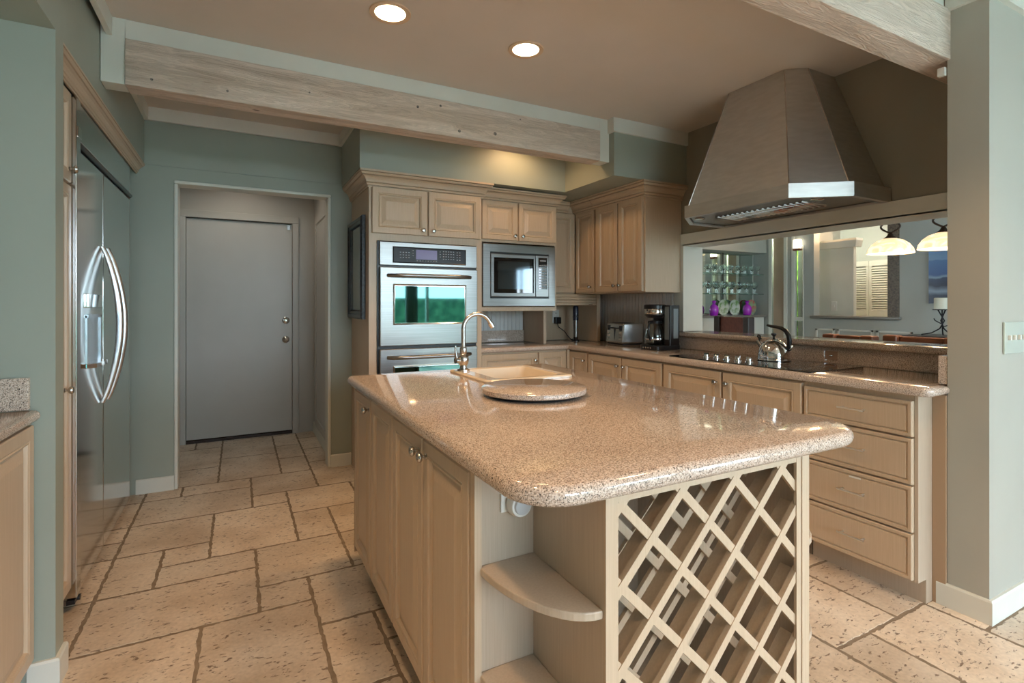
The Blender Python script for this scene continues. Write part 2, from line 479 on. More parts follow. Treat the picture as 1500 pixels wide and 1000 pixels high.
def drawer(parent, facing, f, a0, a1, b0, b1, pull=True):
    g = 0.002
    mb = MB()
    rect_rings(mb, facing, f, a0 + g, a1 - g, b0 + g, b1 - g,
               [(0, 0), (0, T - 0.003), (0.003, T), (0.014, T), (0.017, T - 0.006), (0.021, T - 0.006), (0.024, T - 0.001), (0.03, T - 0.001)])
    o = mb.build('drawer', CAB, parent)
    if pull:
        fm = face_map(facing, f)
        am, bm_ = (a0 + a1) / 2, (b0 + b1) / 2 + 0.005
        h = 0.045
        p = MB()
        p.tube([fm(am - h, bm_, T - 0.002), fm(am - h, bm_, T + 0.02), fm(am - h + 0.004, bm_, T + 0.026), fm(am + h - 0.004, bm_, T + 0.026), fm(am + h, bm_, T + 0.02), fm(am + h, bm_, T - 0.002)], 0.0048, 8)
        p.tube([fm(am - h - 0.012, bm_, T + 0.026), fm(am + h + 0.012, bm_, T + 0.026)], 0.0048, 8)
        p.build('handle', HANDM, o, smooth=True)
    return o
def rounded_rect(x0, x1, y0, y1, r, n=8):
    rs = r if isinstance(r, (list, tuple)) else [r] * 4   # order: x1y0, x1y1, x0y1, x0y0
    pts = []
    for (cx, cy, sx, sy, a0), rr in zip(((x1, y0, -1, 1, -90), (x1, y1, -1, -1, 0), (x0, y1, 1, -1, 90), (x0, y0, 1, 1, 180)), rs):
        if rr <= 0: pts.append((cx, cy)); continue
        for k in range(n + 1):
            a = math.radians(a0 + 90 * k / n)
            pts.append((cx + sx * rr + rr * math.cos(a), cy + sy * rr + rr * math.sin(a)))
    return pts
def inset(poly, d):
    n = len(poly); out = []
    for i in range(n):
        a, b, c = Vector(poly[i - 1]), Vector(poly[i]), Vector(poly[(i + 1) % n])
        e1 = (b - a).normalized(); e2 = (c - b).normalized()
        n1 = Vector((-e1.y, e1.x)); n2 = Vector((-e2.y, e2.x))
        m = (n1 + n2).normalized(); m = m / max(0.3, m.dot(n1))
        out.append((b.x + m.x * d, b.y + m.y * d))
    return out
def slab(mb, poly, z0, z1, bull=0.016, hole=None):
    """counter slab with a rolled edge; poly counter-clockwise; optional hole polygon"""
    rings = []
    h = z1 - z0
    for k in range(7):
        a = PI * k / 6
        ins = bull * (1 - math.sin(a)) if k not in (0, 6) else bull
        rings.append([(x, y, z0 + h * (1 - math.cos(a)) / 2) for x, y in inset(poly, ins)])
    if not hole:
        mb.loops(rings)
        return
    mb.loops(rings, False, False)
    for z, ring in ((z1, rings[-1]), (z0, rings[0])):
        vo = [mb.bm.verts.new(p) for p in ring]; vh = [mb.bm.verts.new((x, y, z)) for x, y in hole]
        es = [mb.bm.edges.new((v[i], v[(i + 1) % len(v)])) for v in (vo, vh) for i in range(len(v))]
        bmesh.ops.triangle_fill(mb.bm, edges=es, use_beauty=True)
    mb.loops([[(x, y, z0) for x, y in hole], [(x, y, z1) for x, y in hole]], False, False)

CROWN = [(0.0, 0.0), (0.009, 0.0), (0.011, 0.010), (0.004, 0.0125), (0.016, 0.014), (0.020, 0.024), (0.024, 0.027), (0.014, 0.031), (0.022, 0.034), (0.027, 0.048), (0.036, 0.062), (0.050, 0.071), (0.040, 0.075), (0.056, 0.077), (0.062, 0.084), (0.066, 0.090), (0.058, 0.093), (0.070, 0.095), (0.070, 0.108), (0.0, 0.108)]
def crown(path, z, name='crown_moulding', parent=None, sx=1.0, sz=1.0):
    mb = MB()
    mb.sweep(path, [(o * sx, z + h * sz) for o, h in CROWN])
    return mb.build(name, CAB, parent)
BASEP = [(0, 0), (0.014, 0), (0.014, 0.088), (0.010, 0.095), (0, 0.095)]
def baseboard(name, path):
    mb = MB(); mb.sweep(path, BASEP)
    return struct(name, mb, TRIM)

# ------------------------------------------------------------------ the setting
CZ = 2.56
# floor: travertine in a French pattern on a 0.205 m module, joint lines as laid in the room
UX, UY, MOD = -0.54, 2.34, 0.205
occ = {}
tiles = []
I0, I1, J0, J1 = -13, 34, -26, 16
def put(i, j, wd, dp):
    for a in range(wd):
        for b_ in range(dp):
            if (i + a, j + b_) in occ: return False
    for a in range(wd):
        for b_ in range(dp): occ[(i + a, j + b_)] = 1
    tiles.append((i, j, wd, dp)); return True
for t_ in ((0, 0, 3, 2), (3, 0, 1, 1), (3, 1, 2, 2), (1, 3, 1, 1), (1, 2, 2, 1), (0, 2, 1, 2), (2, 3, 2, 3), (0, 4, 2, 2), (0, 6, 3, 2),
           (1, 8, 2, 1), (2, 9, 2, 3), (3, 6, 1, 1), (3, 7, 2, 2), (4, 9, 1, 2), (4, 3, 1, 2), (4, 5, 2, 2), (5, 3, 1, 2), (4, -1, 2, 2),
           (2, -3, 2, 3), (0, -2, 2, 2), (0, -5, 3, 2), (0, 9, 2, 2), (-1, 6, 1, 2), (-1, 4, 1, 1), (-1, 2, 1, 2), (-1, 0, 1, 2), (-1, -2, 1, 2),
           (14, -6, 2, 2), (12, -6, 2, 3), (16, -7, 3, 2)):
    put(*t_)
SH = [(3, 2), (2, 3), (2, 2), (2, 2), (2, 1), (1, 2), (1, 1)]
for j in range(J0, J1):
    for i in range(I0, I1):
        if (i, j) in occ: continue
        o_ = SH[:]; random.shuffle(o_)
        for wd, dp in sorted(o_, key=lambda q: -q[0] * q[1] * random.uniform(0.35, 1.0)):
            if put(i, j, wd, dp): break
mb = MB()
for i, j, wd, dp in tiles:
    g = 0.0068
    x0, x1 = UX + i * MOD + g, UX + (i + wd) * MOD - g
    y0, y1 = UY + j * MOD + g, UY + (j + dp) * MOD - g
    near = y1 > -0.6 and y0 < 5.6 and x1 > -1.3 and x0 < 4
    if not near:
        mb.box(x0, x1, y0, y1, -0.012, 0.0); continue
    ring = []
    nx, ny = wd * 12, dp * 12
    for k in range(nx): ring.append((x0 + (x1 - x0) * k / nx, y0))
    for k in range(ny): ring.append((x1, y0 + (y1 - y0) * k / ny))
    for k in range(nx): ring.append((x1 - (x1 - x0) * k / nx, y1))
    for k in range(ny): ring.append((x0, y1 - (y1 - y0) * k / ny))
    ph = [random.uniform(0, 6) for _ in range(4)]
    ring = [(x + random.uniform(-0.0022, 0.0022) + 0.0016 * math.sin(q * 0.9 + ph[0]) + 0.001 * math.sin(q * 2.3 + ph[1]),
             y + random.uniform(-0.0022, 0.0022) + 0.0016 * math.sin(q * 0.8 + ph[2]) + 0.001 * math.sin(q * 2.1 + ph[3])) for q, (x, y) in enumerate(ring)]
    cx, cy = (x0 + x1) / 2, (y0 + y1) / 2
    def shr(p, d):
        return (p[0] + (d if p[0] < cx - (x1 - x0) / 2 + 0.01 else (-d if p[0] > cx + (x1 - x0) / 2 - 0.01 else 0)),
                p[1] + (d if p[1] < cy - (y1 - y0) / 2 + 0.01 else (-d if p[1] > cy + (y1 - y0) / 2 - 0.01 else 0)))
    mb.loops([[(x, y, -0.012) for x, y in ring], [(x, y, -0.0012) for x, y in ring], [(*shr(p, 0.0012), 0.0) for p in ring]])
struct('floor', mb, TILE)
struct('floor_grout', MB().box(-3.3, 9.2, -3.7, 5.7, -0.06, -0.0009), GROUT)

struct('ceiling', MB().box(-3.3, 9.2, -3.7, 5.7, CZ, CZ + 0.1), CEIL)
# back wall with the doorway
mb = MB()
mb.box(-1.5, -0.375, 4.17, 4.29, 0, 2.18); mb.box(0.612, 3.4, 4.17, 4.29, 0, 2.18); mb.box(-0.375, 0.612, 4.17, 4.29, 2.08, 2.18)
mb.box(-1.5, 3.4, 4.178, 4.29, 2.183, CZ)
struct('wall_back', mb, SAGE)
mb = MB()                                        # slim bull-nosed casing on the doorway
for x0, x1, z0, z1 in ((-0.388, -0.366, 0.0, 2.0699), (0.602, 0.624, 0.0, 2.0699), (-0.388, 0.624, 2.070, 2.092)):
    mb.box(x0, x1, 4.160, 4.30, z0, z1)
struct('trim_1', mb, TRIM, bevel=0.006)
# hall behind the doorway
struct('wall_hall_left', MB().box(-1.62, -1.5, 4.29, 5.57, 0, CZ), HALLP)
mb = MB(); mb.box(-1.5, -0.47, 5.45, 5.57, 0, CZ); mb.box(0.475, 0.70, 5.45, 5.57, 0, CZ); mb.box(-0.47, 0.475, 5.45, 5.57, 2.06, CZ)
struct('wall_hall_back', mb, HALLP)
struct('wall_hall_outer', MB().box(-1.62, 0.76, 5.57, 5.65, 0, CZ), HALLP)  # unseen sheet added behind the door to stop daylight leaking in
struct('wall_hall_right', MB().box(0.66, 0.76, 4.29, 5.45, 0, CZ), HALLP)
mb = MB(); mb.box(-0.475, -0.42, 5.43, 5.47, 0, 2.0349); mb.box(0.46, 0.515, 5.43, 5.47, 0, 2.0349); mb.box(-0.475, 0.515, 5.43, 5.47, 2.035, 2.10)
struct('trim_2', mb, HALLP, bevel=0.004)
d = struct('door_1', MB().box(-0.418, 0.458, 5.462, 5.50, 0.03, 2.028), HALLP, bevel=0.003)
mb = MB()
for z in (1.098, 0.913):
    mb.lathe([(0.033, 0), (0.033, 0.006), (0.026, 0.011), (0.012, 0.013)] + ([(0.012, 0.03), (0.028, 0.04), (0.028, 0.055), (0.015, 0.066)] if z < 1 else [(0.010, 0.02), (0.008, 0.022)]), (0.403, 5.462, z), '-y', 24)
mb.build('door_handle', CHROME, d, smooth=True)
mb = MB(); mb.box(0.412, 0.44, 5.448, 5.462, 1.975, 2.018)
mb.build('door_latch', NICKEL, d)
struct('trim_3', MB().box(-0.42, 0.46, 5.445, 5.50, 0.0, 0.024), DARKW)
mb = MB()
rect_rings(mb, '-x', 0.66, 4.46, 5.30, 0.10, 2.08, [(0, 0), (0, 0.014), (0.07, 0.014), (0.072, 0.004), (0.09, 0.004), (0.10, 0.010), (0.11, 0.010)])
struct('door_2', mb, HALLP)
baseboard('baseboard_hall', [(0.66, 5.44), (0.66, 4.31)])
# left wall: alcove, column, wall over the fridge
struct('wall_left', MB().box(-1.5, -1.38, 2.285, 4.17, 0, 2.18), SAGE)
struct('wall_left_upper', MB().box(-1.5, -0.555, 2.285, 4.17, 2.182, CZ), SAGE)
struct('wall_left_column', MB().box(-1.5, -0.532, 2.2, 2.285, 0, CZ), SAGE)
mb = MB(); mb.box(-1.5, -0.532, -0.9, 2.2, 2.152, CZ)
struct('wall_left_header', mb, SAGE)
struct('wall_left_alcove', MB().box(-1.5, -1.382, -0.9, 2.2, 0, 2.152), SAGE)
struct('wall_left_near', MB().box(-1.5, -0.532, -1.0, -0.9, 0, CZ), SAGE)
baseboard('baseboard_left', [(-0.60, 2.2), (-0.532, 2.2), (-0.532, 2.285)])
baseboard('baseboard_back', [(-0.60, 4.17), (-0.388, 4.17)])
baseboard('baseboard_right', [(0.624, 4.17), (0.775, 4.17)])
# right wall with the pass-through
struct('wall_right', MB().box(3.03, 3.20, 2.912, 4.17, 0, CZ), OLIVE)
struct('wall_right_lower', MB().box(3.03, 3.20, 1.057, 2.912, 0, 1.005), OLIVE)
struct('wall_right_upper', MB().box(3.03, 3.20, 1.057, 2.912, 1.70, CZ), OLIVE)
struct('wall_partition', MB().box(2.60, 3.32, 0.92, 1.056, 0, CZ), GREIGE)
mb = MB()                                        # casing and jambs of the pass-through
mb.box(3.012, 3.03, 2.91, 2.992, 1.045, 1.79); mb.box(3.012, 3.03, 1.056, 2.91, 1.70, 1.79)
mb.box(3.012, 3.22, 2.895, 2.912, 1.045, 1.70); mb.box(3.012, 3.22, 1.056, 2.912, 1.698, 1.712)
struct('trim_4', mb, TRIM, bevel=0.002)
baseboard('baseboard_partition', [(2.60, 1.09), (2.60, 0.92), (3.32, 0.92)])
# soffits over the ovens and over the right-hand uppers, with their trim
struct('wall_soffit', MB().prism([(0.707, 3.497), (2.33, 3.497), (2.33, 2.88), (3.03, 2.88), (3.03, 4.17), (0.707, 4.17)], 2.158, CZ), SAGE)
mb = MB()
mb.box(2.3302, 3.03, 2.862, 2.88, 2.462, CZ); mb.box(2.312, 2.33, 2.862, 2.93, 2.462, CZ)
struct('trim_5', mb, TRIM)
mb = MB(); mb.box(-0.555, 0.707, 4.145, 4.17, 2.474, CZ)
mb.box(-0.555, -0.53, 3.04, 4.145, 2.474, CZ); mb.box(0.685, 0.707, 3.04, 4.145, 2.474, CZ)
struct('trim_6', mb, TRIM)
struct('trim_7', MB().box(-0.532, -0.51, -0.9, 2.93, 2.474, CZ), TRIM)
mb = MB(); mb.box(2.58, 2.60, 0.9201, 1.056, 2.462, CZ); mb.box(2.58, 3.32, 0.90, 0.92, 2.462, CZ)
struct('trim_8', mb, TRIM)
# header and timber beam in front of the ovens
mb = MB(); mb.box(-0.553, -0.463, 2.93, 3.035, 2.26, CZ); mb.box(2.242, 2.327, 2.93, 3.035, 2.26, CZ); mb.box(-0.463, 2.242, 2.93, 3.035, 2.47, CZ)
struct('trim_9', mb, TRIM, bevel=0.002)
tag(MB().box(-0.461, 2.240, 2.918, 3.04, 2.258, 2.469).build('timber_beam', BEAM, None, 0.003),
    'long whitewashed timber beam in a pale header above the ovens and doorway', 'beam')
bm1 = D.objects['timber_beam']
for x, z, r in ((-0.36, 2.30, .006), (-0.05, 2.305, .006), (0.33, 2.37, .004), (0.92, 2.40, .008), (1.06, 2.43, .007), (1.18, 2.30, .009), (1.42, 2.32, .011), (1.60, 2.44, .005)):
    MB().lathe([(r, 0.0), (r, 0.0015), (r * .6, 0.002)], (x, 2.918, z), '-y', 12).build('knot', KNOT, bm1)
tag(MB().box(-0.9, 2.99, 1.045, 1.172, 2.263, 2.47).build('timber_beam', BEAM, None, 0.003),
    'rough-grained timber beam at top right, in front of the range hood', 'beam')
mb = MB(); mb.box(-0.9, 2.58, 1.06, 1.16, 2.472, CZ)
struct('trim_10', mb, TRIM)
# living side behind the camera: big windows
mb = MB()
mb.box(-3.3, 9.2, -3.7, -3.6, 0, 0.1); mb.box(-3.3, 9.2, -3.7, -3.6, 2.4, CZ)
xs = [-3.3] + [q for ab in WIN for q in ab] + [9.2]
for a, b in zip(xs[::2], xs[1::2]): mb.box(a, b, -3.7, -3.6, 0.1, 2.4)
struct('wall_front', mb, GREYW)
for k, (a, b) in enumerate(WIN):
    mb = MB()
    for x0, x1, z0, z1 in ((a, a + .05, .1, 2.4), (b - .05, b, .1, 2.4), ((a + b) / 2 - .03, (a + b) / 2 + .03, .1, 2.4), (a, b, .1, .16), (a, b, 2.34, 2.4)):
        mb.box(x0, x1, -3.68, -3.62, z0, z1)
    struct('window_%d' % (k + 1), mb, TRIM)
struct('wall_living_left', MB().box(-3.4, -3.3, -3.7, 0, 0, CZ), GREYW)
mb = MB(); mb.box(-3.3, -1.5, -1.0, -0.9, 0, CZ)
struct('wall_living_corner', mb, GREYW)
mb = MB(); mb.box(-12, 16, -20, -3.75, -0.2, -0.12)
struct('ground_patio', mb, PAVING)
struct('ground_hedge', MB().box(-10, 16, -17, -16, -0.1, 1.55), HEDGE_D)
for k_, (xa, xb) in enumerate(((3.05, 3.32), (4.50, 4.80), (6.85, 7.15))):
    n_ = 24
    struct('window_curtain_%d' % (k_ + 1), MB().loops([[(xa + (xb - xa) * q / n_, -3.50 + 0.03 * math.sin(q * 1.7) + dd, z) for q in range(n_ + 1)] + [(xa + (xb - xa) * q / n_, -3.49 + 0.03 * math.sin(q * 1.7) + dd, z) for q in range(n_, -1, -1)] for z in (0.02, 2.5) for dd in (0,)]), SAGE)
struct('ground_pool', MB().box(-10, 16, -15.5, -6, -0.16, -0.11), WATER)

# ------------------------------------------------------------------ ceiling lamps
def can(x, y, label):
    t = thing('ceiling_light', (x, y, CZ), label, 'ceiling light', 'recessed ceiling lights')
    MB().lathe([(0.068, -0.004), (0.090, -0.006), (0.092, 0.0), (0.068, 0.0), (0.068, -0.004)], (x, y, CZ), 'z', 40, False, False).build('trim_ring', CANM, t, smooth=True)
    MB().lathe([(0.068, -0.003), (0.05, -0.006), (0.02, -0.008)], (x, y, CZ), 'z', 40).build('lens', LAMPM, t, smooth=True)
def spot(x, y, z, power, size=108, r=0.06, col=LAMP_W):
    l = D.lights.new('lamp', 'SPOT'); l.energy = power; l.color = col
    l.spot_size = math.radians(size); l.spot_blend = 0.6; l.shadow_soft_size = r
    o = D.objects.new('lamp', l); COL.objects.link(o); o.location = (x, y, z)
can(0.601, 2.31, 'round recessed ceiling light at left, farther from the range hood')
can(1.303, 2.317, 'round recessed ceiling light at right, nearer the range hood')
PW = 42
spot(0.0, 4.85, CZ - 0.03, 11, 160, 0.12, (1.0, 0.86, 0.70))  # unseen lamp added to brighten the hall behind the doorway
for x, y in ((0.601, 2.31), (1.303, 2.317), (-0.1, 0.9), (0.0, -0.6), (1.9, 0.45), (1.6, -0.8), (-1.6, -2.2), (0.4, -2.4), (1.85, 3.27)):  # visible cans and lit recess, plus unseen lamps added for warm light
    spot(x, y, CZ - 0.02, PW if y < 3 else 14, 108 if y < 3 else 155, r=0.09)

# ------------------------------------------------------------------ left run: counter, pantry, fridge
t = thing('bar_cabinet', (-0.9, 1.5, 0), 'cream panelled base cabinet at the left edge, under a short granite counter', 'cabinet')
MB().box(-1.38, -0.60, 0.6, 2.198, 0.1, 0.873).build('body', CABIN, t)
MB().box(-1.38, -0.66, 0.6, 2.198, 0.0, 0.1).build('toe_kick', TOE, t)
door(t, '+x', -0.60, 1.68, 2.185, 0.11, 0.868)
door(t, '+x', -0.60, 1.17, 1.675, 0.11, 0.868)
mb = MB(); slab(mb, [(-1.38, 0.6), (-0.566, 0.6), (-0.566, 2.185), (-1.38, 2.185)], 0.875, 0.913)
tag(mb.build('countertop', GRAN, None, smooth=True), 'short granite countertop at the left edge on the bar cabinet', 'countertop')
tag(MB().box(-1.38, -0.594, 2.178, 2.199, 0.9135, 1.016).build('backsplash', GRAN, None, 0.002), 'low granite splashback strip standing on the left-edge counter', 'backsplash')

t = thing('pantry_cabinet', (-0.9, 2.5, 0), 'narrow tall cream pantry cabinet between the left column and the refrigerator', 'cabinet')
MB().box(-1.35, -0.622, 2.288, 2.70, 0.09, 2.115).build('body', CABIN, t)
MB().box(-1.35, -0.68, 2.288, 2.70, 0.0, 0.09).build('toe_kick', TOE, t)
door(t, '+x', -0.622, 2.29, 2.70, 1.74, 2.11, (2.665, 1.795))
door(t, '+x', -0.622, 2.29, 2.70, 0.095, 1.735, (2.60, 0.915))
crown([(-0.600, 4.165), (-0.600, 2.288)][::-1], 2.112, parent=t, sx=0.72, sz=0.62)

t = thing('refrigerator', (-0.95, 3.35, 0), 'large built-in stainless refrigerator with bowed handles along the left wall', 'refrigerator')
MB().box(-1.36, -0.645, 2.715, 4.02, 0.02, 2.11).build('body', BLACK, t)
MB().box(-0.645, -0.587, 2.704, 2.765, 0.05, 2.10).build('side_trim', STEELV, t, 0.003)
MB().box(-0.645, -0.610, 3.955, 4.02, 0.03, 2.11).build('side_trim', CABIN, t, 0.003)
MB().box(-0.642, -0.600, 2.768, 3.95, 1.945, 2.108).build('top_grille', STEELV, t, 0.004)
MB().tube([(-0.600, 2.745, 1.925), (-0.600, 3.95, 1.925)], 0.013, 12).build('vent_bar', BLACK, t, smooth=True)
fr = MB().box(-0.642, -0.600, 2.768, 3.238, 0.04, 1.905).build('freezer_door', STEELV, t, 0.005)
rd = MB().box(-0.642, -0.600, 3.246, 3.95, 0.04, 1.905).build('refrigerator_door', STEELV, t, 0.005)
MB().box(-0.70, -0.66, 2.768, 3.95, 0.0, 0.035).build('kick_plate', BLACK, t)
for y, par in ((3.19, fr), (3.30, rd)):
    pts, rr = [], []
    for k in range(25):
        s = k / 24.0
        z = 0.77 + 0.765 * s
        pts.append((-0.594 + 0.070 * math.sin(PI * s) ** 0.8, y, z)); rr.append(0.010 + 0.006 * math.sin(PI * s))
    MB().tube(pts, rr, 12).build('handle', HANDM, par, smooth=True)
mb = MB(); mb.box(-0.602, -0.588, 2.915, 3.165, 1.235, 1.30)
mb.build('dispenser_control', CHROME, fr, 0.004)
mb = MB(); mb.box(-0.602, -0.596, 2.915, 2.93, 0.985, 1.20); mb.box(-0.602, -0.592, 3.15, 3.165, 0.985, 1.20); mb.box(-0.602, -0.592, 2.915, 3.165, 1.19, 1.205)
mb.box(-0.601, -0.5985, 2.93, 3.15, 0.985, 1.19)
mb.build('dispenser_niche', mat('dispenser_grey', (0.42, 0.46, 0.50), 0.25, metal=0.7), fr)
mb = MB(); mb.prism([(-0.60, 2.915), (-0.565, 2.935), (-0.565, 3.145), (-0.60, 3.165)], 0.965, 0.985)
mb.build('dispenser_tray', CHROME, fr, 0.002)
mb = MB(); mb.box(-0.62, -0.592, 2.70, 2.76, 0.028, 0.045); mb.lathe([(0.012, -0.01), (0.012, 0.012)], (-0.597, 2.752, 0.032), '+x', 14)
mb.build('hinge', BLACK, t)
mb = MB(); mb.box(-0.604, -0.584, 2.712, 2.772, 1.94, 1.985)
mb.build('hinge_cover', CHROME, t, 0.003)

# ------------------------------------------------------------------ oven tower and microwave cabinet
t = thing('oven_cabinet', (1.18, 3.8, 0), 'tall cream oven cabinet with two upper doors and a carved crown', 'cabinet')
mb = MB()
mb.box(0.780, 0.800, 3.56, 4.165, 0.0, 2.155); mb.box(1.60, 1.618, 3.56, 4.165, 0.0, 2.155)
mb.box(0.80, 1.60, 3.56, 4.165, 1.725, 2.155); mb.box(0.80, 1.60, 3.575, 4.165, 0.0, 0.24); mb.box(0.80, 1.60, 4.13, 4.165, 0.24, 1.725)
mb.box(0.80, 0.832, 3.56, 3.58, 0.24, 1.725); mb.box(1.572, 1.60, 3.56, 3.58, 0.24, 1.725); mb.box(0.832, 1.572, 3.56, 3.58, 1.69, 1.725)
mb.build('body', CAB, t)
door(t, '-y', 3.56, 0.795, 1.19, 1.735, 2.058, (1.155, 1.775))
door(t, '-y', 3.56, 1.194, 1.605, 1.735, 2.058, (1.23, 1.775))
crown([(0.780, 4.165), (0.780, 3.56), (1.62, 3.56), (1.62, 3.63)], 2.048, parent=t)
t2 = thing('wall_oven', (1.2, 3.7, 0.25), 'stainless double wall oven with a black touch panel, built into the oven cabinet', 'oven')
mb = MB(); mb.box(0.834, 1.570, 3.55, 4.12, 0.245, 1.685)
mb.build('body', BLACK, t2)
mb = MB(); mb.box(0.846, 1.568, 3.530, 3.552, 1.520, 1.682)
cp = mb.build('control_panel', STEEL, t2, 0.004)
mb = MB(); rect_rings(mb, '-y', 3.530, 0.935, 1.478, 1.538, 1.652, [(0, 0), (0, 0.002), (0.004, 0.0035), (0.008, 0.001)])
mb.build('touch_panel', BLACKS, cp)
MB().box(1.100, 1.255, 3.5275, 3.5292, 1.568, 1.635).build('display', DISPLAY, cp)
mb = MB()
for cxk, czk, nx, nz, dx in ((0.985, 1.575, 4, 3, 0.020), (1.075, 1.59, 1, 3, 0.02), (1.275, 1.59, 1, 3, 0.02), (1.30, 1.575, 5, 4, 0.019), (1.105, 1.556, 8, 1, 0.02), (1.405, 1.572, 1, 4, 0.02), (1.425, 1.572, 1, 4, 0.02)):
    for a in range(nx):
        for c in range(nz):
            mb.box(cxk + a * dx, cxk + a * dx + 0.009, 3.5272, 3.529, czk + c * 0.018, czk + c * 0.018 + 0.004)
mb.build('key_markings', KEYM, cp)
for z0, z1 in ((0.965, 1.508), (0.39, 0.945)):
    mb = MB(); mb.box(0.846, 1.568, 3.520, 3.552, z0, z1)
    dr = mb.build('oven_door', STEEL, t2, 0.005)
    mb = MB(); rect_rings(mb, '-y', 3.520, 0.935, 1.478, z0 + 0.145, z1 - 0.115, [(0, 0), (0, 0.003), (0.008, 0.005), (0.012, 0.0015), (0.014, 0.0015)])
    mb.build('window_frame', CHROME, dr)
    MB().box(0.949, 1.464, 3.5165, 3.5185, z0 + 0.159, z1 - 0.129).build('oven_window', OVGLASS, dr)
    mb = MB(); pts = []
    for k in range(17):
        s = k / 16.0
        pts.append((0.90 + 0.61 * s, 3.522 - 0.052 * min(1, math.sin(PI * s) * 2.2) ** 0.7 if 0 < k < 16 else 3.522, z1 - 0.058))
    mb.tube(pts, 0.013, 12)
    mb.build('handle', STEEL, dr, smooth=True)
MB().box(0.85, 1.565, 3.535, 3.552, 0.262, 0.38).build('vent_grille', STEEL, t2, 0.003)

t = thing('microwave_cabinet', (1.97, 3.9, 1.2), 'cream wall cabinet holding the built-in microwave beside the oven tower', 'cabinet')
mb = MB()
mb.box(1.622, 1.648, 3.62, 4.165, 1.20, 2.155); mb.box(2.308, 2.325, 3.62, 4.165, 1.20, 2.155)
mb.box(1.648, 2.308, 3.62, 4.165, 1.735, 2.155); mb.box(1.648, 2.308, 3.62, 4.165, 1.20, 1.232); mb.box(1.648, 2.308, 4.13, 4.165, 1.232, 1.735)
mb.build('body', CAB, t)
door(t, '-y', 3.62, 1.640, 1.955, 1.750, 2.058, (1.922, 1.79), st=0.045)
door(t, '-y', 3.62, 1.959, 2.318, 1.750, 2.058, (1.992, 1.79), st=0.045)
crown([(1.622, 3.62), (2.325, 3.62), (2.325, 3.80)], 2.048, parent=t, sx=0.9, sz=0.9)
t2 = thing('microwave', (1.98, 3.8, 1.235), 'built-in microwave in a broad stainless surround, above the back counter', 'microwave')
mb = MB(); rect_rings(mb, '-y', 3.62, 1.650, 2.306, 1.236, 1.722, [(0, -0.01), (0, 0.012), (0.004, 0.016), (0.062, 0.016), (0.064, 0.004)])
mb.build('trim_kit', STEEL, t2)
MB().box(1.705, 2.252, 3.612, 4.10, 1.300, 1.657).build('body', BLACK, t2)
mb = MB(); rect_rings(mb, '-y', 3.612, 1.716, 2.115, 1.312, 1.645, [(0, 0), (0, 0.008), (0.004, 0.012), (0.028, 0.012), (0.030, 0.008)])
dr = mb.build('door', STEEL, t2)
MB().box(1.742, 2.098, 3.600, 3.6035, 1.342, 1.618).build('window_border', BLACKG, dr)
MB().box(1.775, 2.058, 3.598, 3.5995, 1.372, 1.588).build('oven_window', mat('microwave_window', (0.10, 0.13, 0.15), 0.06, metal=0.8), dr)
MB().box(2.120, 2.240, 3.600, 3.612, 1.312, 1.645).build('control_column', STEEL, t2, 0.003)
kp = MB().box(2.142, 2.222, 3.597, 3.600, 1.375, 1.628).build('keypad', BLACKG, t2)
mb = MB()
for a in range(4):
    for c in range(9): mb.box(2.150 + a * 0.018, 2.150 + a * 0.018 + 0.010, 3.5955, 3.597, 1.385 + c * 0.022, 1.385 + c * 0.022 + 0.009)
mb.box(2.155, 2.21, 3.5955, 3.597, 1.600, 1.608)
mb.build('key_markings', KEYM, kp)

# ------------------------------------------------------------------ upper cabinets in the corner and on the right wall
t = thing('corner_cabinet', (2.5, 3.99, 1.345), 'pale grey-lit upper cabinet in the corner, just right of the microwave', 'cabinet')
MB().box(2.33, 2.648, 3.83, 4.165, 1.345, 2.155).build('body', CAB, t)
door(t, '-y', 3.83, 2.335, 2.648, 1.350, 2.058)
crown([(2.392, 3.83), (2.575, 3.83)], 2.048, parent=t, sx=0.8, sz=0.95)
t = thing('upper_cabinet', (2.84, 3.66, 1.34), 'narrow single-door cream upper cabinet next to the corner on the right wall', 'cabinet', 'upper cabinets on the right wall')
MB().box(2.672, 3.025, 3.54, 3.828, 1.343, 2.155).build('body', CAB, t)
door(t, '-x', 2.672, 3.546, 3.82, 1.348, 2.058, (3.59, 1.40), st=0.04)
crown([(2.650, 3.83), (2.650, 3.537)], 2.048, parent=t)
t = thing('upper_cabinet', (2.84, 3.2, 1.34), 'wide double-door cream upper cabinet above the toaster and coffee maker', 'cabinet', 'upper cabinets on the right wall')
MB().box(2.660, 3.025, 2.925, 3.536, 1.343, 2.155).build('body', CAB, t, 0.002)
door(t, '-x', 2.660, 3.225, 3.500, 1.348, 2.058, (3.255, 1.40))
door(t, '-x', 2.660, 2.940, 3.220, 1.348, 2.058, (3.19, 1.40))
crown([(2.650, 3.535), (2.650, 2.925), (3.025, 2.925)], 2.048, parent=t)

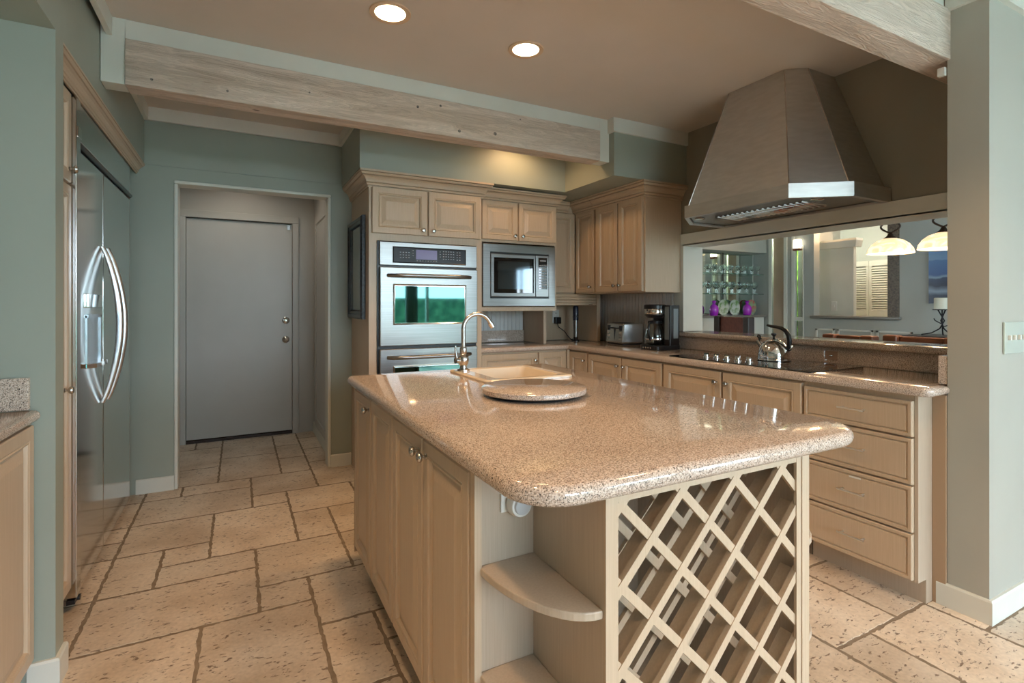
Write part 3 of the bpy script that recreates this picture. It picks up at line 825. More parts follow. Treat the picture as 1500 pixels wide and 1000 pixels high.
# appliance garage
t = thing('appliance_garage', (2.6, 3.98, 0.915), 'open appliance garage in the counter corner with its slatted shutter rolled up', 'cabinet')
mb = MB(); mb.box(2.310, 2.328, 3.80, 4.165, 0.9165, 1.198); mb.box(2.870, 2.888, 3.80, 4.165, 0.9165, 1.343)
mb.box(2.328, 2.870, 4.155, 4.168, 0.9165, 1.343); mb.box(2.328, 2.870, 3.80, 3.83, 1.315, 1.343)
mb.build('body', CAB, t)
MB().box(2.302, 2.330, 3.785, 3.80, 0.9165, 1.198).build('face_frame', CAB, t, 0.002)
MB().box(2.866, 2.905, 3.785, 3.80, 0.9165, 1.343).build('face_frame', CAB, t, 0.002)
mb = MB()
for k in range(4):
    mb.box(2.331, 2.866, 3.79, 3.80, 1.243 + k * 0.025, 1.243 + k * 0.025 + 0.023)
sh = mb.build('tambour_shutter', CAB, t, 0.006)
for x in (2.42, 2.80):
    mb = MB(); mb.tube([(x - 0.02, 3.789, 1.249), (x - 0.014, 3.783, 1.253), (x + 0.014, 3.783, 1.253), (x + 0.02, 3.789, 1.249)], 0.003, 8)
    mb.build('finger_pull', NICKEL, sh)
# wall finishes behind the counter
mb = MB()
mb.box(1.62, 2.30, 4.158, 4.169, 0.9165, 1.20)
x = 1.63
while x < 2.29: mb.box(x, x + 0.034, 4.152, 4.16, 0.9165, 1.20); x += 0.04
struct('trim_11', mb, mat('beadboard_white', (0.62, 0.64, 0.64), 0.45), bevel=0.002)
mb = MB()
mb.box(3.018, 3.029, 2.994, 4.15, 0.9165, 1.342)
y = 3.0
while y < 4.1: mb.box(3.012, 3.02, y, y + 0.034, 0.9165, 1.342); y += 0.04
struct('trim_12', mb, BEADP, bevel=0.002)
tag(MB().box(1.625, 2.300, 4.128, 4.150, 0.9165, 1.02).build('backsplash', GRAN, None, 0.002), 'low granite splashback under the microwave, against white beadboard', 'backsplash')

# ------------------------------------------------------------------ base cabinets and perimeter counter
t = thing('base_cabinet', (2.05, 3.85, 0), 'cream base cabinet below the microwave, right of the ovens', 'cabinet', 'base cabinets')
MB().box(1.622, 2.445, 3.64, 4.165, 0.10, 0.873).build('body', CAB, t)
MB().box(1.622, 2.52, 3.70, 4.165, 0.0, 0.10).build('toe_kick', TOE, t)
MB().box(2.433, 2.4568, 3.6205, 3.639, 0.10, 0.873).build('corner_stile', CAB, t)
door(t, '-y', 3.64, 1.642, 2.15, 0.11, 0.866, (2.118, 0.80))
door(t, '-y', 3.64, 2.156, 2.43, 0.11, 0.866)
def base(y0, y1, doors, label):
    t = thing('base_cabinet', (2.75, (y0 + y1) / 2, 0), label, 'cabinet', 'base cabinets')
    MB().box(2.478, 3.02, y0 + 0.001, y1 - 0.001, 0.10, 0.873).build('body', CAB, t)
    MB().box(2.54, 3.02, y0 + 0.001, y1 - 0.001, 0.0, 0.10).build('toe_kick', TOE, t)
    for a0, a1, k in doors: door(t, '-x', 2.478, a0, a1, 0.11, 0.866, (k, 0.80))
base(3.376, 3.638, [(3.38, 3.63, 3.41)], 'narrow single-door base cabinet in the inner corner, under the toaster end')
base(2.547, 3.372, [(2.961, 3.368, 2.995), (2.551, 2.957, 2.925)], 'double-door base cabinet under the coffee maker, left of the cooktop')
base(1.588, 2.543, [(2.076, 2.539, 2.11), (1.592, 2.070, 2.035)], 'wide double-door base cabinet directly under the black cooktop')
t = thing('drawer_cabinet', (2.75, 1.35, 0), 'cream cabinet with four wide drawers at the right end of the counter', 'cabinet')
mb = MB(); mb.box(2.478, 3.02, 1.120, 1.586, 0.10, 0.873)
mb.build('body', CAB, t)
MB().box(2.478, 2.595, 1.105, 1.119, 0.10, 0.873).build('end_panel', CABIN, t, 0.001)
MB().box(2.54, 2.595, 1.105, 1.586, 0.0, 0.10).build('toe_kick', CABIN, t)
for z0, z1 in ((0.700, 0.852), (0.502, 0.696), (0.304, 0.498), (0.106, 0.300)):
    drawer(t, '-x', 2.478, 1.118, 1.584, z0, z1)
MB().box(2.4565, 2.4578, 1.318, 1.368, 0.466, 0.474).build('sticker', WHITEP, t)
MB().box(2.588, 2.5995, 1.057, 1.104, 0.0, 0.873).build('filler_strip', mat('filler_wood', (0.40, 0.27, 0.17), 0.5), t)

pl = [(1.625, 3.605), (2.436, 3.605), (2.436, 1.085), (2.441, 1.066), (2.455, 1.052), (2.475, 1.047), (2.598, 1.047), (2.598, 1.093), (2.995, 1.093), (2.995, 4.160), (1.625, 4.160)]
mb = MB(); slab(mb, pl, 0.875, 0.9155)
tag(mb.build('countertop', GRAN, None, smooth=True), 'long L-shaped speckled granite countertop along the back and right walls', 'countertop')
t = tag(MB().box(2.997, 3.029, 1.06, 2.99, 0.916, 1.005).build('backsplash', GRAN, None), 'long granite splashback behind the cooktop, below the pass-through', 'backsplash')
mb = MB(); slab(mb, [(2.965, 1.058), (3.27, 1.058), (3.27, 2.895), (3.005, 2.895), (3.005, 2.985), (2.965, 2.985)], 1.006, 1.044, 0.014)
tag(mb.build('granite_ledge', GRAN, None, smooth=True), 'rounded granite ledge on the sill of the pass-through behind the kettle', 'ledge')
tag(MB().box(2.602, 2.962, 1.058, 1.090, 0.9165, 1.036).build('side_splash', GRAN, None, 0.003), 'small granite side splash against the partition at the right counter end', 'backsplash')

# ------------------------------------------------------------------ range hood
t = thing('range_hood', (2.75, 2.0, 1.79), 'large flared stainless range hood rising to the ceiling over the cooktop', 'range hood')
def hp(xf, xs, y0, y0f, y1f, y1, xb=3.028):
    return [(xb, y0), (xs, y0), (xf, y0f), (xf, y1f), (xs, y1), (xb, y1)]
Y0, Y0F, Y1F, Y1 = 1.473, 1.657, 2.345, 2.53
rim_o = hp(2.45, 2.69, Y0, Y0F, Y1F, Y1)
rim_i = hp(2.475, 2.70, Y0 + .025, Y0F + .015, Y1F - .015, Y1 - .025, 3.01)
mb = MB()
mb.loops([[(*p, 1.80) for p in rim_i], [(*p, 1.787) for p in rim_i], [(*p, 1.787) for p in rim_o], [(*p, 1.862) for p in rim_o], [(*p, 1.862) for p in rim_i]], False, True)
mb.build('rim', HOODM, t, 0.0015)
top = hp(2.685, 2.785, 1.767, 1.840, 2.208, 2.281)
bot = hp(2.472, 2.70, Y0 + .03, Y0F + .012, Y1F - .012, Y1 - .03)
mb = MB(); mb.loops([[(*p, 1.862) for p in bot], [(*p, CZ - 0.002) for p in top]])
hd = mb.build('canopy', HOODM, t)
for i in (1, 2, 3, 4): MB().tube([(*bot[i], 1.862), (*top[i], CZ - 0.004)], 0.0035, 6).build('seam', NICKEL, hd)
ui = hp(2.478, 2.702, Y0 + .028, Y0F + .018, Y1F - .018, Y1 - .028, 3.008)
mb = MB(); mb.prism(ui[::-1], 1.803, 1.812)
mb.build('underside', STEEL, t)
mb = MB()
y = 1.72
while y < 2.28:
    mb.tube([(2.64, y, 1.800), (2.86, y, 1.800)], 0.011, 8); y += 0.034
mb.build('baffle_filter', CHROME, t, smooth=True)
for y in (1.64, 2.36): MB().lathe([(0.030, 0.0), (0.034, -0.008), (0.026, -0.012), (0.01, -0.012)], (2.60 if y > 2 else 2.66, y, 1.803), 'z', 20).build('hood_light', CHROME, t, smooth=True)

# ------------------------------------------------------------------ cooktop, kettle
t = thing('cooktop', (2.70, 2.02, 0.916), 'black glass cooktop with a row of silver knobs, set in the right counter', 'cooktop')
mb = MB(); mb.prism(rounded_rect(2.462, 2.935, 1.555, 2.495, 0.012), 0.9156, 0.921)
mb.build('glass_top', BLACKG, t, 0.0015)
for k in range(5):
    x, y = 2.575 + 0.004 * k, 2.285 - 0.073 * k
    mb = MB(); mb.lathe([(0.021, 0), (0.021, 0.004), (0.015, 0.006), (0.016, 0.020), (0.014, 0.023), (0.006, 0.024)], (x, y, 0.921), 'z', 20)
    mb.box(x - 0.004, x + 0.004, y - 0.015, y + 0.015, 0.943, 0.950)
    mb.build('knob', CHROME, t, smooth=True)
mb = MB()
for x, y, r in ((2.58, 1.72, .085), (2.80, 1.74, .10), (2.80, 2.02, .12), (2.80, 2.33, .09)):
    mb.lathe([(r, 0), (r, 0.0004), (r - 0.003, 0.0004), (r - 0.003, 0)], (x, y, 0.9211), 'z', 40, False, False)
mb.build('burner_ring', mat('burner_grey', (0.10, 0.10, 0.10), 0.3), t)

kx, ky, kz = 2.80, 1.985, 0.9218
t = thing('tea_kettle', (kx, ky, kz), 'polished steel tea kettle with a curved black handle, standing on the cooktop', 'kettle')
prof = [(0.086, 0.0), (0.092, 0.003), (0.092, 0.008), (0.087, 0.010), (0.088, 0.030), (0.085, 0.052), (0.078, 0.073), (0.066, 0.094), (0.050, 0.110), (0.034, 0.119), (0.030, 0.120)]
MB().lathe(prof, (kx, ky, kz), 'z', 48).build('body', CHROME, t, smooth=True)
MB().lathe([(0.033, 0.118), (0.033, 0.122), (0.026, 0.127), (0.012, 0.130), (0.004, 0.131)], (kx, ky, kz), 'z', 32).build('lid', CHROME, t, smooth=True)
mb = MB(); mb.lathe([(0.006, 0.128), (0.006, 0.140), (0.016, 0.150), (0.015, 0.158), (0.006, 0.160)], (kx, ky, kz), 'z', 18)
mb.build('lid_knob', BLACK, t, smooth=True)
# the kettle's axis lies along its spout-to-handle direction
ax = Vector((-0.20, 0.98, 0)).normalized()
def K(s, z): return (kx + ax.x * s, ky + ax.y * s, kz + z)
MB().tube([K(0.060, 0.070), K(0.082, 0.092), K(0.096, 0.110)], [0.020, 0.015, 0.012], 14).build('spout', CHROME, t, smooth=True)
MB().tube([K(0.084, 0.110), K(0.088, 0.126), K(0.096, 0.136), K(0.092, 0.146), K(0.082, 0.142), K(0.080, 0.128), K(0.074, 0.118)], 0.005, 8).build('spout_cap_lever', BLACK, t, smooth=True)
hpth = [K(-0.076, 0.062), K(-0.087, 0.090), K(-0.088, 0.120), K(-0.082, 0.150), K(-0.068, 0.174), K(-0.045, 0.190), K(-0.015, 0.197), K(0.018, 0.200), K(0.040, 0.206)]
MB().tube(hpth, [0.012, 0.014, 0.014, 0.013, 0.012, 0.011, 0.010, 0.009, 0.007], 12).build('handle', BLACK, t, smooth=True)
MB().tube([K(-0.070, 0.060), K(-0.096, 0.070), K(-0.100, 0.085), K(-0.088, 0.10)], 0.008, 10).build('handle_bracket', CHROME, t, smooth=True)

# ------------------------------------------------------------------ toaster, coffee maker, blender, outlet
t = thing('toaster', (2.83, 3.42, 0.916), 'squat brushed steel four-slice toaster at the corner end of the right counter', 'toaster')
def Tt(a, b, z):   # a along its length (away), b across, rotated footprint
    ca, sa = math.cos(math.radians(-6)), math.sin(math.radians(-6))
    return (2.775 + a * ca - b * sa, 3.325 + a * sa + b * ca, z)
def tbox(mb, a0, a1, b0, b1, z0, z1, ta=0.0):
    v = [mb.bm.verts.new(Tt(a + (ta if z == z1 and a == a0 else 0), b, z)) for a in (a0, a1) for b in (b0, b1) for z in (z0, z1)]
    for f in ((0, 1, 3, 2), (4, 6, 7, 5), (0, 4, 5, 1), (2, 3, 7, 6), (0, 2, 6, 4), (1, 5, 7, 3)): mb.bm.faces.new([v[i] for i in f])
mb = MB(); tbox(mb, 0, 0.21, 0, 0.25, 0.929, 1.095, 0.012)
mb.build('body', TOASTM, t, 0.012, seg=4)
mb = MB(); tbox(mb, 0.01, 0.20, 0.01, 0.24, 0.916, 0.931)
mb.build('base', BLACK, t)
mb = MB(); tbox(mb, 0.04, 0.185, 0.04, 0.075, 1.094, 1.0965); tbox(mb, 0.04, 0.185, 0.09, 0.115, 1.094, 1.0965); tbox(mb, 0.04, 0.185, 0.145, 0.17, 1.094, 1.0965); tbox(mb, 0.04, 0.185, 0.185, 0.215, 1.094, 1.0965)
mb.build('bread_slots', BLACK, t)
for b0 in (0.075, 0.165):
    mb = MB(); tbox(mb, -0.022, 0.004, b0 - 0.022, b0 + 0.022, 1.050, 1.060)
    mb.build('lever', BLACK, t, 0.003)
for b0, b1, za, zb_, nm in ((0.118, 0.122, 0.955, 1.06, 'lever_slot'), (0.022, 0.046, 1.035, 1.075, 'dial_window'), (0.20, 0.224, 1.035, 1.075, 'dial_window')):
    mb = MB(); tbox(mb, 0.002, 0.010, b0, b1, za, zb_); mb.build(nm, BLACK, t)
for b0 in (0.03, 0.045, 0.205, 0.22):
    for z in (0.965, 0.99, 1.012):
        p = Tt(0.003, b0, z); MB().lathe([(0.006, 0), (0.006, 0.003), (0.003, 0.005)], p, '-x', 12).build('button', CHROME, t, smooth=True)

cx0, cy0 = 2.87, 2.93
t = thing('coffee_maker', (cx0, cy0, 0.916), 'black and chrome drip coffee maker with a glass carafe, left of the cooktop', 'coffee maker')
# faces -x / towards the room: tower to the right (low y), carafe to the left
MB().prism(rounded_rect(2.745, 2.975, 2.80, 3.03, [0.01, 0.03, 0.09, 0.02]), 0.916, 0.947).build('base', BLACK, t, 0.003)
mb = MB(); mb.prism(rounded_rect(2.875, 2.975, 2.805, 2.865, 0.01), 0.947, 1.245); mb.build('water_tank', BLACK, t, 0.003)
mb = MB(); mb.box(2.872, 2.8755, 2.815, 2.856, 0.99, 1.235); mb.build('side_panel', mat('smoked_plastic', (0.16, 0.19, 0.20), 0.12), t)
mb = MB(); mb.box(2.91, 2.955, 2.8035, 2.8055, 1.0, 1.22); mb.build('water_window', mat('window_plastic', (0.22, 0.26, 0.28), 0.12), t)
MB().prism(rounded_rect(2.90, 2.975, 2.86, 3.01, 0.01), 0.947, 1.21).build('back_column', BLACK, t, 0.003)
ccx, ccy = 2.862, 2.945
MB().lathe([(0.056, 1.150), (0.070, 1.164), (0.078, 1.172), (0.078, 1.178)], (ccx, ccy, 0), 'z', 40).build('filter_basket', BLACK, t, smooth=True)
MB().lathe([(0.080, 1.178), (0.082, 1.182), (0.082, 1.215), (0.080, 1.218)], (ccx, ccy, 0), 'z', 40).build('chrome_band', CHROME, t, smooth=True)
MB().lathe([(0.082, 1.218), (0.082, 1.243), (0.076, 1.250), (0.03, 1.252)], (ccx, ccy, 0), 'z', 40).build('lid', BLACK, t, smooth=True)
cf = MB().lathe([(0.052, 0.950), (0.066, 0.956), (0.074, 0.985), (0.073, 1.02), (0.062, 1.065), (0.050, 1.095), (0.048, 1.105), (0.045, 1.105), (0.047, 1.094), (0.059, 1.064), (0.070, 1.02), (0.071, 0.985), (0.064, 0.960), (0.05, 0.954)], (ccx, ccy, 0), 'z', 40, True, True).build('carafe', GLASS, t, smooth=True)
MB().lathe([(0.050, 1.106), (0.055, 1.110), (0.052, 1.126), (0.02, 1.132)], (ccx, ccy, 0), 'z', 32).build('carafe_lid', BLACK, cf, smooth=True)
MB().tube([(ccx - .047, ccy - 0.02, 1.115), (ccx - .090, ccy - .035, 1.112), (ccx - .102, ccy - .04, 1.08), (ccx - .098, ccy - .038, 1.02), (ccx - .072, ccy - .028, 0.985)], 0.008, 10).build('carafe_handle', BLACK, cf, smooth=True)
MB().lathe([(0.076, 0.985), (0.0765, 0.987), (0.0765, 0.996), (0.076, 0.998)], (ccx, ccy, 0), 'z', 40, False, False).build('carafe_band', CHROME, cf, smooth=True)
mb = MB()
for k in range(4): mb.lathe([(0.007, 0), (0.007, 0.003), (0.003, 0.005)], (2.748, 2.87 + k * 0.025, 0.932), '-x', 12)
mb.build('buttons', CHROME, t)

t.location.x -= 0.07; t.location.y += 0.02
bx, by = 2.735, 3.93
t = thing('immersion_blender', (bx, by, 0.916), 'slim silver immersion blender standing on end inside the appliance garage', 'blender')
MB().lathe([(0.034, 0.0), (0.034, 0.006), (0.022, 0.018), (0.019, 0.04)], (bx, by, 0.916), 'z', 24).build('base', BLACK, t, smooth=True)
MB().lathe([(0.019, 0.035), (0.021, 0.12), (0.025, 0.19)], (bx, by, 0.916), 'z', 24).build('shaft', STEEL, t, smooth=True)
MB().lathe([(0.025, 0.19), (0.027, 0.23), (0.026, 0.30), (0.022, 0.318), (0.010, 0.324)], (bx, by, 0.916), 'z', 24).build('grip', mat('dark_blue_grip', (0.03, 0.035, 0.06), 0.25), t, smooth=True)
MB().lathe([(0.007, 0), (0.007, 0.004)], (bx, by - 0.0265, 0.916 + 0.225), '-y', 14).build('button', CHROME, t)

t = thing('wall_outlet', (2.66, 4.15, 1.16), 'white duplex outlet with a black charger plugged in, in the appliance garage', 'outlet')
MB().box(2.623, 2.697, 4.148, 4.154, 1.075, 1.20).build('cover_plate', WHITEP, t, 0.002)
mb = MB(); mb.prism(rounded_rect(2.643, 2.677, 4.1455, 4.148, 0.001), 1.15, 1.185); mb.build('socket', WHITEP, t)
mb = MB()
for x in (2.651, 2.667): mb.box(x, x + 0.003, 4.1450, 4.1458, 1.162, 1.176)
mb.build('socket_slots', BLACK, t)
t = thing('power_adapter', (2.67, 4.12, 1.08), 'small black power adapter with its cord trailing onto the counter', 'adapter')
MB().box(2.633, 2.695, 4.105, 4.147, 1.070, 1.132).build('plug_body', BLACK, t, 0.005)
MB().tube([(2.66, 4.12, 1.072), (2.665, 4.11, 1.04), (2.70, 4.06, 1.0), (2.72, 4.04, 0.96), (2.74, 4.02, 0.93), (2.76, 4.01, 0.9215), (2.80, 4.03, 0.9205), (2.84, 4.05, 0.9205)], 0.004, 8).build('cord', BLACK, t, smooth=True)
mb = MB(); mb.tube([(2.735, 4.0, 0.925), (2.76, 3.99, 0.927), (2.80, 4.0, 0.925), (2.80, 4.02, 0.925), (2.76, 4.025, 0.925), (2.74, 4.005, 0.925)], 0.0075, 8)
mb.build('coiled_cord', BLACK, t, smooth=True)

t = thing('outlet_cover', (2.996, 1.75, 0.96), 'granite-coloured outlet cover on the splashback right of the kettle', 'outlet')
MB().box(2.9935, 2.9965, 1.73, 1.80, 0.935, 0.985).build('cover_plate', mat('tan_plastic', (0.36, 0.24, 0.17), 0.4), t, 0.002)
mb = MB(); mb.box(2.992, 2.9937, 1.755, 1.775, 0.957, 0.962); mb.build('screw', CHROME, t)

# picture on the oven cabinet's side
t = thing('picture_frame', (0.77, 3.93, 1.14), 'dark blue-black framed picture hanging on the side of the oven cabinet', 'picture')
mb = MB(); rect_rings(mb, '-x', 0.779, 3.66, 4.155, 1.147, 1.875, [(0, 0), (0, 0.022), (0.012, 0.034), (0.03, 0.034), (0.036, 0.026), (0.055, 0.026), (0.062, 0.010), (0.064, 0.010)])
mb.build('frame', FRAMEM, t)
MB().box(0.7640, 0.7685, 3.725, 4.09, 1.212, 1.81).build('glazed_print', mat('grey_print', (0.22, 0.24, 0.23), 0.08, coat=0.8), t)

# ------------------------------------------------------------------ island
t = thing('kitchen_island', (0.965, 1.6, 0), 'cream kitchen island with a diagonal wine rack and rounded end shelves', 'kitchen island')
IX0, IX1 = 0.495, 1.435
TOPZ = 0.872
mb = MB()
# hollow carcass so that the sink bowl can hang inside
mb.box(IX0, IX0 + 0.018, 1.10, 2.45, 0.10, TOPZ); mb.box(IX1 - 0.018, IX1, 1.10, 2.45, 0.10, TOPZ)
mb.box(IX0, IX1, 2.432, 2.45, 0.10, TOPZ); mb.box(IX0 + .018, 0.656, 1.10, 1.118, 0.10, TOPZ); mb.box(1.274, IX1 - .018, 1.10, 1.118, 0.10, TOPZ); mb.box(0.640, 1.29, 1.44, 1.458, 0.10, TOPZ); mb.box(IX0 + .018, IX1 - .018, 1.118, 2.432, 0.10, 0.118)
mb.box(0.640, 0.656, 1.118, 1.44, 0.118, TOPZ); mb.box(1.274, 1.29, 1.118, 1.44, 0.118, TOPZ)
mb.build('body', CABIN, t)
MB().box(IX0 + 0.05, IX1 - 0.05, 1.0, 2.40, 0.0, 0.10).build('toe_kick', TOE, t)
ys = [2.473, 2.134, 1.800, 1.462, 1.115]
kn = [2.165, 2.10, 1.500, 1.425]
kn = [2.168, None, 1.497, 1.427]
for k in range(4):
    door(t, '-x', IX0, ys[k + 1] + 0.002, ys[k] - 0.002, 0.125, 0.862, (kn[k], 0.815) if kn[k] else None, st=0.05)
MB().box(IX0 - 0.02, IX0, 2.472, 2.476, 0.10, TOPZ).build('corner_stile', CAB, t)
MB().box(IX0 - 0.018, IX0, 1.088, 1.113, 0.10, TOPZ).build('corner_stile', CAB, t)
for k in range(4):
    door(t, '+x', IX1, ys[k + 1] + 0.002, ys[k] - 0.002, 0.125, 0.862, st=0.05)
# wine rack box
RX0, RX1, RY0, RY1 = 0.640, 1.290, 0.822, 1.10
mb = MB(); mb.box(RX0, RX0 + 0.016, RY0, RY1, 0.02, TOPZ); mb.box(RX1 - 0.016, RX1, RY0, RY1, 0.02, TOPZ)
mb.box(RX0, RX1, RY0, RY1, 0.02, 0.06)
mb.build('rack_case', CABIN, t)
mb = MB(); mb.box(RX0, 0.656, RY0 - 0.006, RY0, 0.02, TOPZ); mb.box(0.6562, 0.673, RY0 - 0.0035, RY0 + 0.004, 0.02, TOPZ)
mb.box(1.262, RX1, RY0 - 0.006, RY0, 0.02, TOPZ); mb.box(1.243, 1.2618, RY0 - 0.0035, RY0 + 0.004, 0.02, TOPZ)
mb.box(0.6735, 1.2425, RY0 - 0.003, RY0, 0.853, TOPZ); mb.box(RX0 + .005, RX1 - .005, RY0 + 0.013, RY0 + 0.018, 0.850, TOPZ); mb.box(0.6735, 1.2425, RY0 - 0.003, RY0, 0.02, 0.07)
mb.build('rack_frame', CAB, t)
def clipseg(a, b, x0, x1, z0, z1):
    """clip the line through a with direction b to the rectangle"""
    t0, t1 = -9, 9
    for p, d_, lo, hi in ((a[0], b[0], x0, x1), (a[1], b[1], z0, z1)):
        u0, u1 = (lo - p) / d_, (hi - p) / d_
        if u0 > u1: u0, u1 = u1, u0
        t0, t1 = max(t0, u0), min(t1, u1)
    return (t0, t1) if t1 - t0 > 0.012 else None
def slats(mb, kind, c0, pitch, w, y0, y1, x0, x1, z0, z1):
    s2 = math.sqrt(0.5)
    for k in range(-14, 16):
        c = c0 + pitch * k
        if kind == '/': p, d_ = (0, c), (s2, s2)             # z = x + c
        else: p, d_ = (0, c), (s2, -s2)                        # z = c - x
        r = clipseg(p, d_, x0, x1, z0, z1)
        if not r: continue
        nx, nz = -d_[1] * w / 2, d_[0] * w / 2
        q = []
        for tt, sg in ((r[0], 1), (r[1], 1), (r[1], -1), (r[0], -1)):
            q.append((p[0] + d_[0] * tt + nx * sg, p[1] + d_[1] * tt + nz * sg))
        q = [(min(max(x, x0 - .004), x1 + .004), min(max(z, z0 - .004), z1 + .004)) for x, z in q]
        mb.loops([[(x, y0, z) for x, z in q], [(x, y1, z) for x, z in q]])
PIT = 0.169
lx0, lx1, lz0, lz1 = 0.660, 1.2595, 0.06, 0.866
mb = MB(); slats(mb, '/', -0.006, PIT, 0.022, RY0 - 0.001, RY0 + 0.012, lx0, lx1, lz0, lz1)
slats(mb, '\\', 1.530, PIT, 0.022, RY0 + 0.001, RY0 + 0.010, lx0, lx1, lz0, lz1)
mb.build('front_lattice', CAB, t)
mb = MB(); slats(mb, '/', -0.012, PIT, 0.010, RY0 + 0.012, RY0 + 0.050, lx0, lx1, lz0, lz1)
mb.build('diagonal_boards', CABIN, t)
mb = MB(); slats(mb, '/', -0.006, PIT, 0.020, 0.985, 0.995, lx0, lx1, lz0, lz1)
slats(mb, '\\', 1.530, PIT, 0.024, 0.972, 0.984, lx0, lx1, lz0, lz1)
mb.build('rear_lattice', CAB, t)
def qshelf(sgn, cx, z):
    pts = [(cx, RY1)]
    for k in range(13):
        a = PI / 2 * k / 12
        pts.append((cx + sgn * 0.148 * math.cos(a), RY1 - 0.276 * math.sin(a)))
    if sgn > 0: pts = pts[::-1]
    return MB().prism(pts, z - 0.018, z)
for z in (0.643, 0.395, 0.12):
    qshelf(-1, RX0, z).build('shelf', CABIN, t, 0.003)
    qshelf(1, RX1, z).build('shelf', CABIN, t, 0.003)

mb = MB()
pl = rounded_rect(0.448, 1.545, 0.785, 2.53, [0.15, 0.03, 0.04, 0.12], 10)
hole = [(0.975, 2.03), (1.345, 2.03), (1.345, 2.405), (0.975, 2.405)]
slab(mb, pl, 0.8735, 0.9155, 0.018, hole)
tag(mb.build('island_countertop', GRAN, None, smooth=True), 'large polished granite top on the island, with rounded front corners', 'countertop')

# sink
t = thing('sink', (1.15, 2.2, 0.916), 'bisque drop-in prep sink with a raised rim, at the far end of the island', 'sink')
so = rounded_rect(0.925, 1.378, 1.985, 2.442, 0.035, 6)
si = rounded_rect(1.005, 1.335, 2.035, 2.395, 0.04, 6)
mb = MB()
mb.loops([[(x, y, 0.916) for x, y in so], [(x, y, 0.922) for x, y in so], [(x, y, 0.9275) for x, y in inset(so, 0.008)], [(x, y, 0.9265) for x, y in inset(so, 0.022)],
          [(x, y, 0.924) for x, y in si], [(x, y, 0.917) for x, y in inset(si, 0.006)], [(x, y, 0.76) for x, y in inset(si, 0.022)], [(x, y, 0.745) for x, y in inset(si, 0.05)]], False, True)
mb.build('basin', PORC, t, smooth=True)
MB().lathe([(0.032, 0.0), (0.032, 0.003), (0.02, 0.004)], (1.17, 2.21, 0.7455), 'z', 24).build('drain', CHROME, t)
fx, fy, fz = 0.975, 2.36, 0.9265
t = thing('faucet', (fx, fy, fz), 'brushed nickel gooseneck faucet with a side lever, on the rim of the island sink', 'faucet')
MB().lathe([(0.032, 0), (0.032, 0.005), (0.018, 0.012), (0.016, 0.022), (0.024, 0.034), (0.028, 0.055), (0.022, 0.074), (0.014, 0.082), (0.017, 0.094), (0.017, 0.11), (0.013, 0.118)], (fx, fy, fz), 'z', 28).build('base', NICKEL, t, smooth=True)
pts = [(fx, fy, fz + 0.11), (fx, fy, fz + 0.20)]
for k in range(13):
    a = PI - (PI * 0.86) * k / 12
    pts.append((fx + 0.075 + 0.075 * math.cos(a), fy, fz + 0.205 + 0.072 * math.sin(a)))
tip = Vector(pts[-1]); dr_ = (tip - Vector(pts[-2])).normalized()
pts.append(tuple(tip + dr_ * 0.012))
MB().tube(pts, 0.0105, 16).build('spout', NICKEL, t, smooth=True)
MB().tube([tuple(tip + dr_ * 0.004), tuple(tip + dr_ * 0.03)], 0.0135, 16).build('nozzle', CHROME, t, smooth=True)
mb = MB(); mb.tube([(fx, fy, fz + 0.05), (fx - 0.045, fy - 0.01, fz + 0.052)], 0.015, 14)
mb.tube([(fx - 0.038, fy - 0.008, fz + 0.055), (fx - 0.044, fy - 0.01, fz + 0.09), (fx - 0.046, fy - 0.012, fz + 0.125)], [0.009, 0.006, 0.004], 10)
mb.build('lever', NICKEL, t, smooth=True)
# lazy susan
t = thing('lazy_susan', (0.972, 1.668, 0.916), 'round granite lazy susan lying on the island in front of the sink', 'turntable')
MB().lathe([(0.17, 0), (0.175, 0.009)], (0.972, 1.668, 0.916), 'z', 56).build('turntable_base', BLACK, t, smooth=True)
MB().lathe([(0.186, 0.009), (0.195, 0.013), (0.196, 0.020), (0.195, 0.028), (0.190, 0.031)], (0.972, 1.668, 0.916), 'z', 72).build('disc', GRAN, t, smooth=True)
# outlet with plug-in air freshener
t = thing('island_outlet', (0.585, 1.1, 0.8), 'white outlet plate on the island end panel, under the granite overhang', 'outlet')
MB().box(0.548, 0.622, 1.0935, 1.0995, 0.757, 0.865).build('cover_plate', WHITEP, t, 0.002)
mb = MB(); mb.box(0.600, 0.610, 1.092, 1.0935, 0.83, 0.85); mb.build('socket', WHITEP, t)
t = thing('plug_in_freshener', (0.596, 1.06, 0.8), 'round white plug-in air freshener in the island outlet above the rounded shelf', 'night light')
MB().lathe([(0.026, 0), (0.030, 0.006), (0.030, 0.020), (0.026, 0.030)], (0.588, 1.0932, 0.778), '-y', 32).build('housing', WHITEP, t, smooth=True)
MB().lathe([(0.021, 0.030), (0.019, 0.036), (0.008, 0.038)], (0.588, 1.0932, 0.778), '-y', 32).build('lens', mat('frosted_lens', (0.55, 0.58, 0.6), 0.3), t, smooth=True)

# wall switch at the right edge
t = thing('light_switch', (2.81, 0.915, 1.11), 'wide clear switch plate with four toggles on the pale wall at the right edge', 'switch')
MB().box(2.715, 2.925, 0.912, 0.9195, 1.050, 1.180).build('cover_plate', mat('clear_plate', (0.50, 0.56, 0.50), 0.08, coat=0.8), t, 0.003)
mb = MB()
for k in range(4): mb.box(2.742 + k * 0.046, 2.752 + k * 0.046, 0.902, 0.912, 1.106, 1.126)
mb.build('toggle', WHITEP, t, 0.002)
tag(MB().box(2.582, 2.5995, 1.058, 1.085, 2.20, 2.235).build('sensor', WHITEP, None, 0.002), 'tiny white sensor high on the partition edge, below the right timber beam', 'sensor')

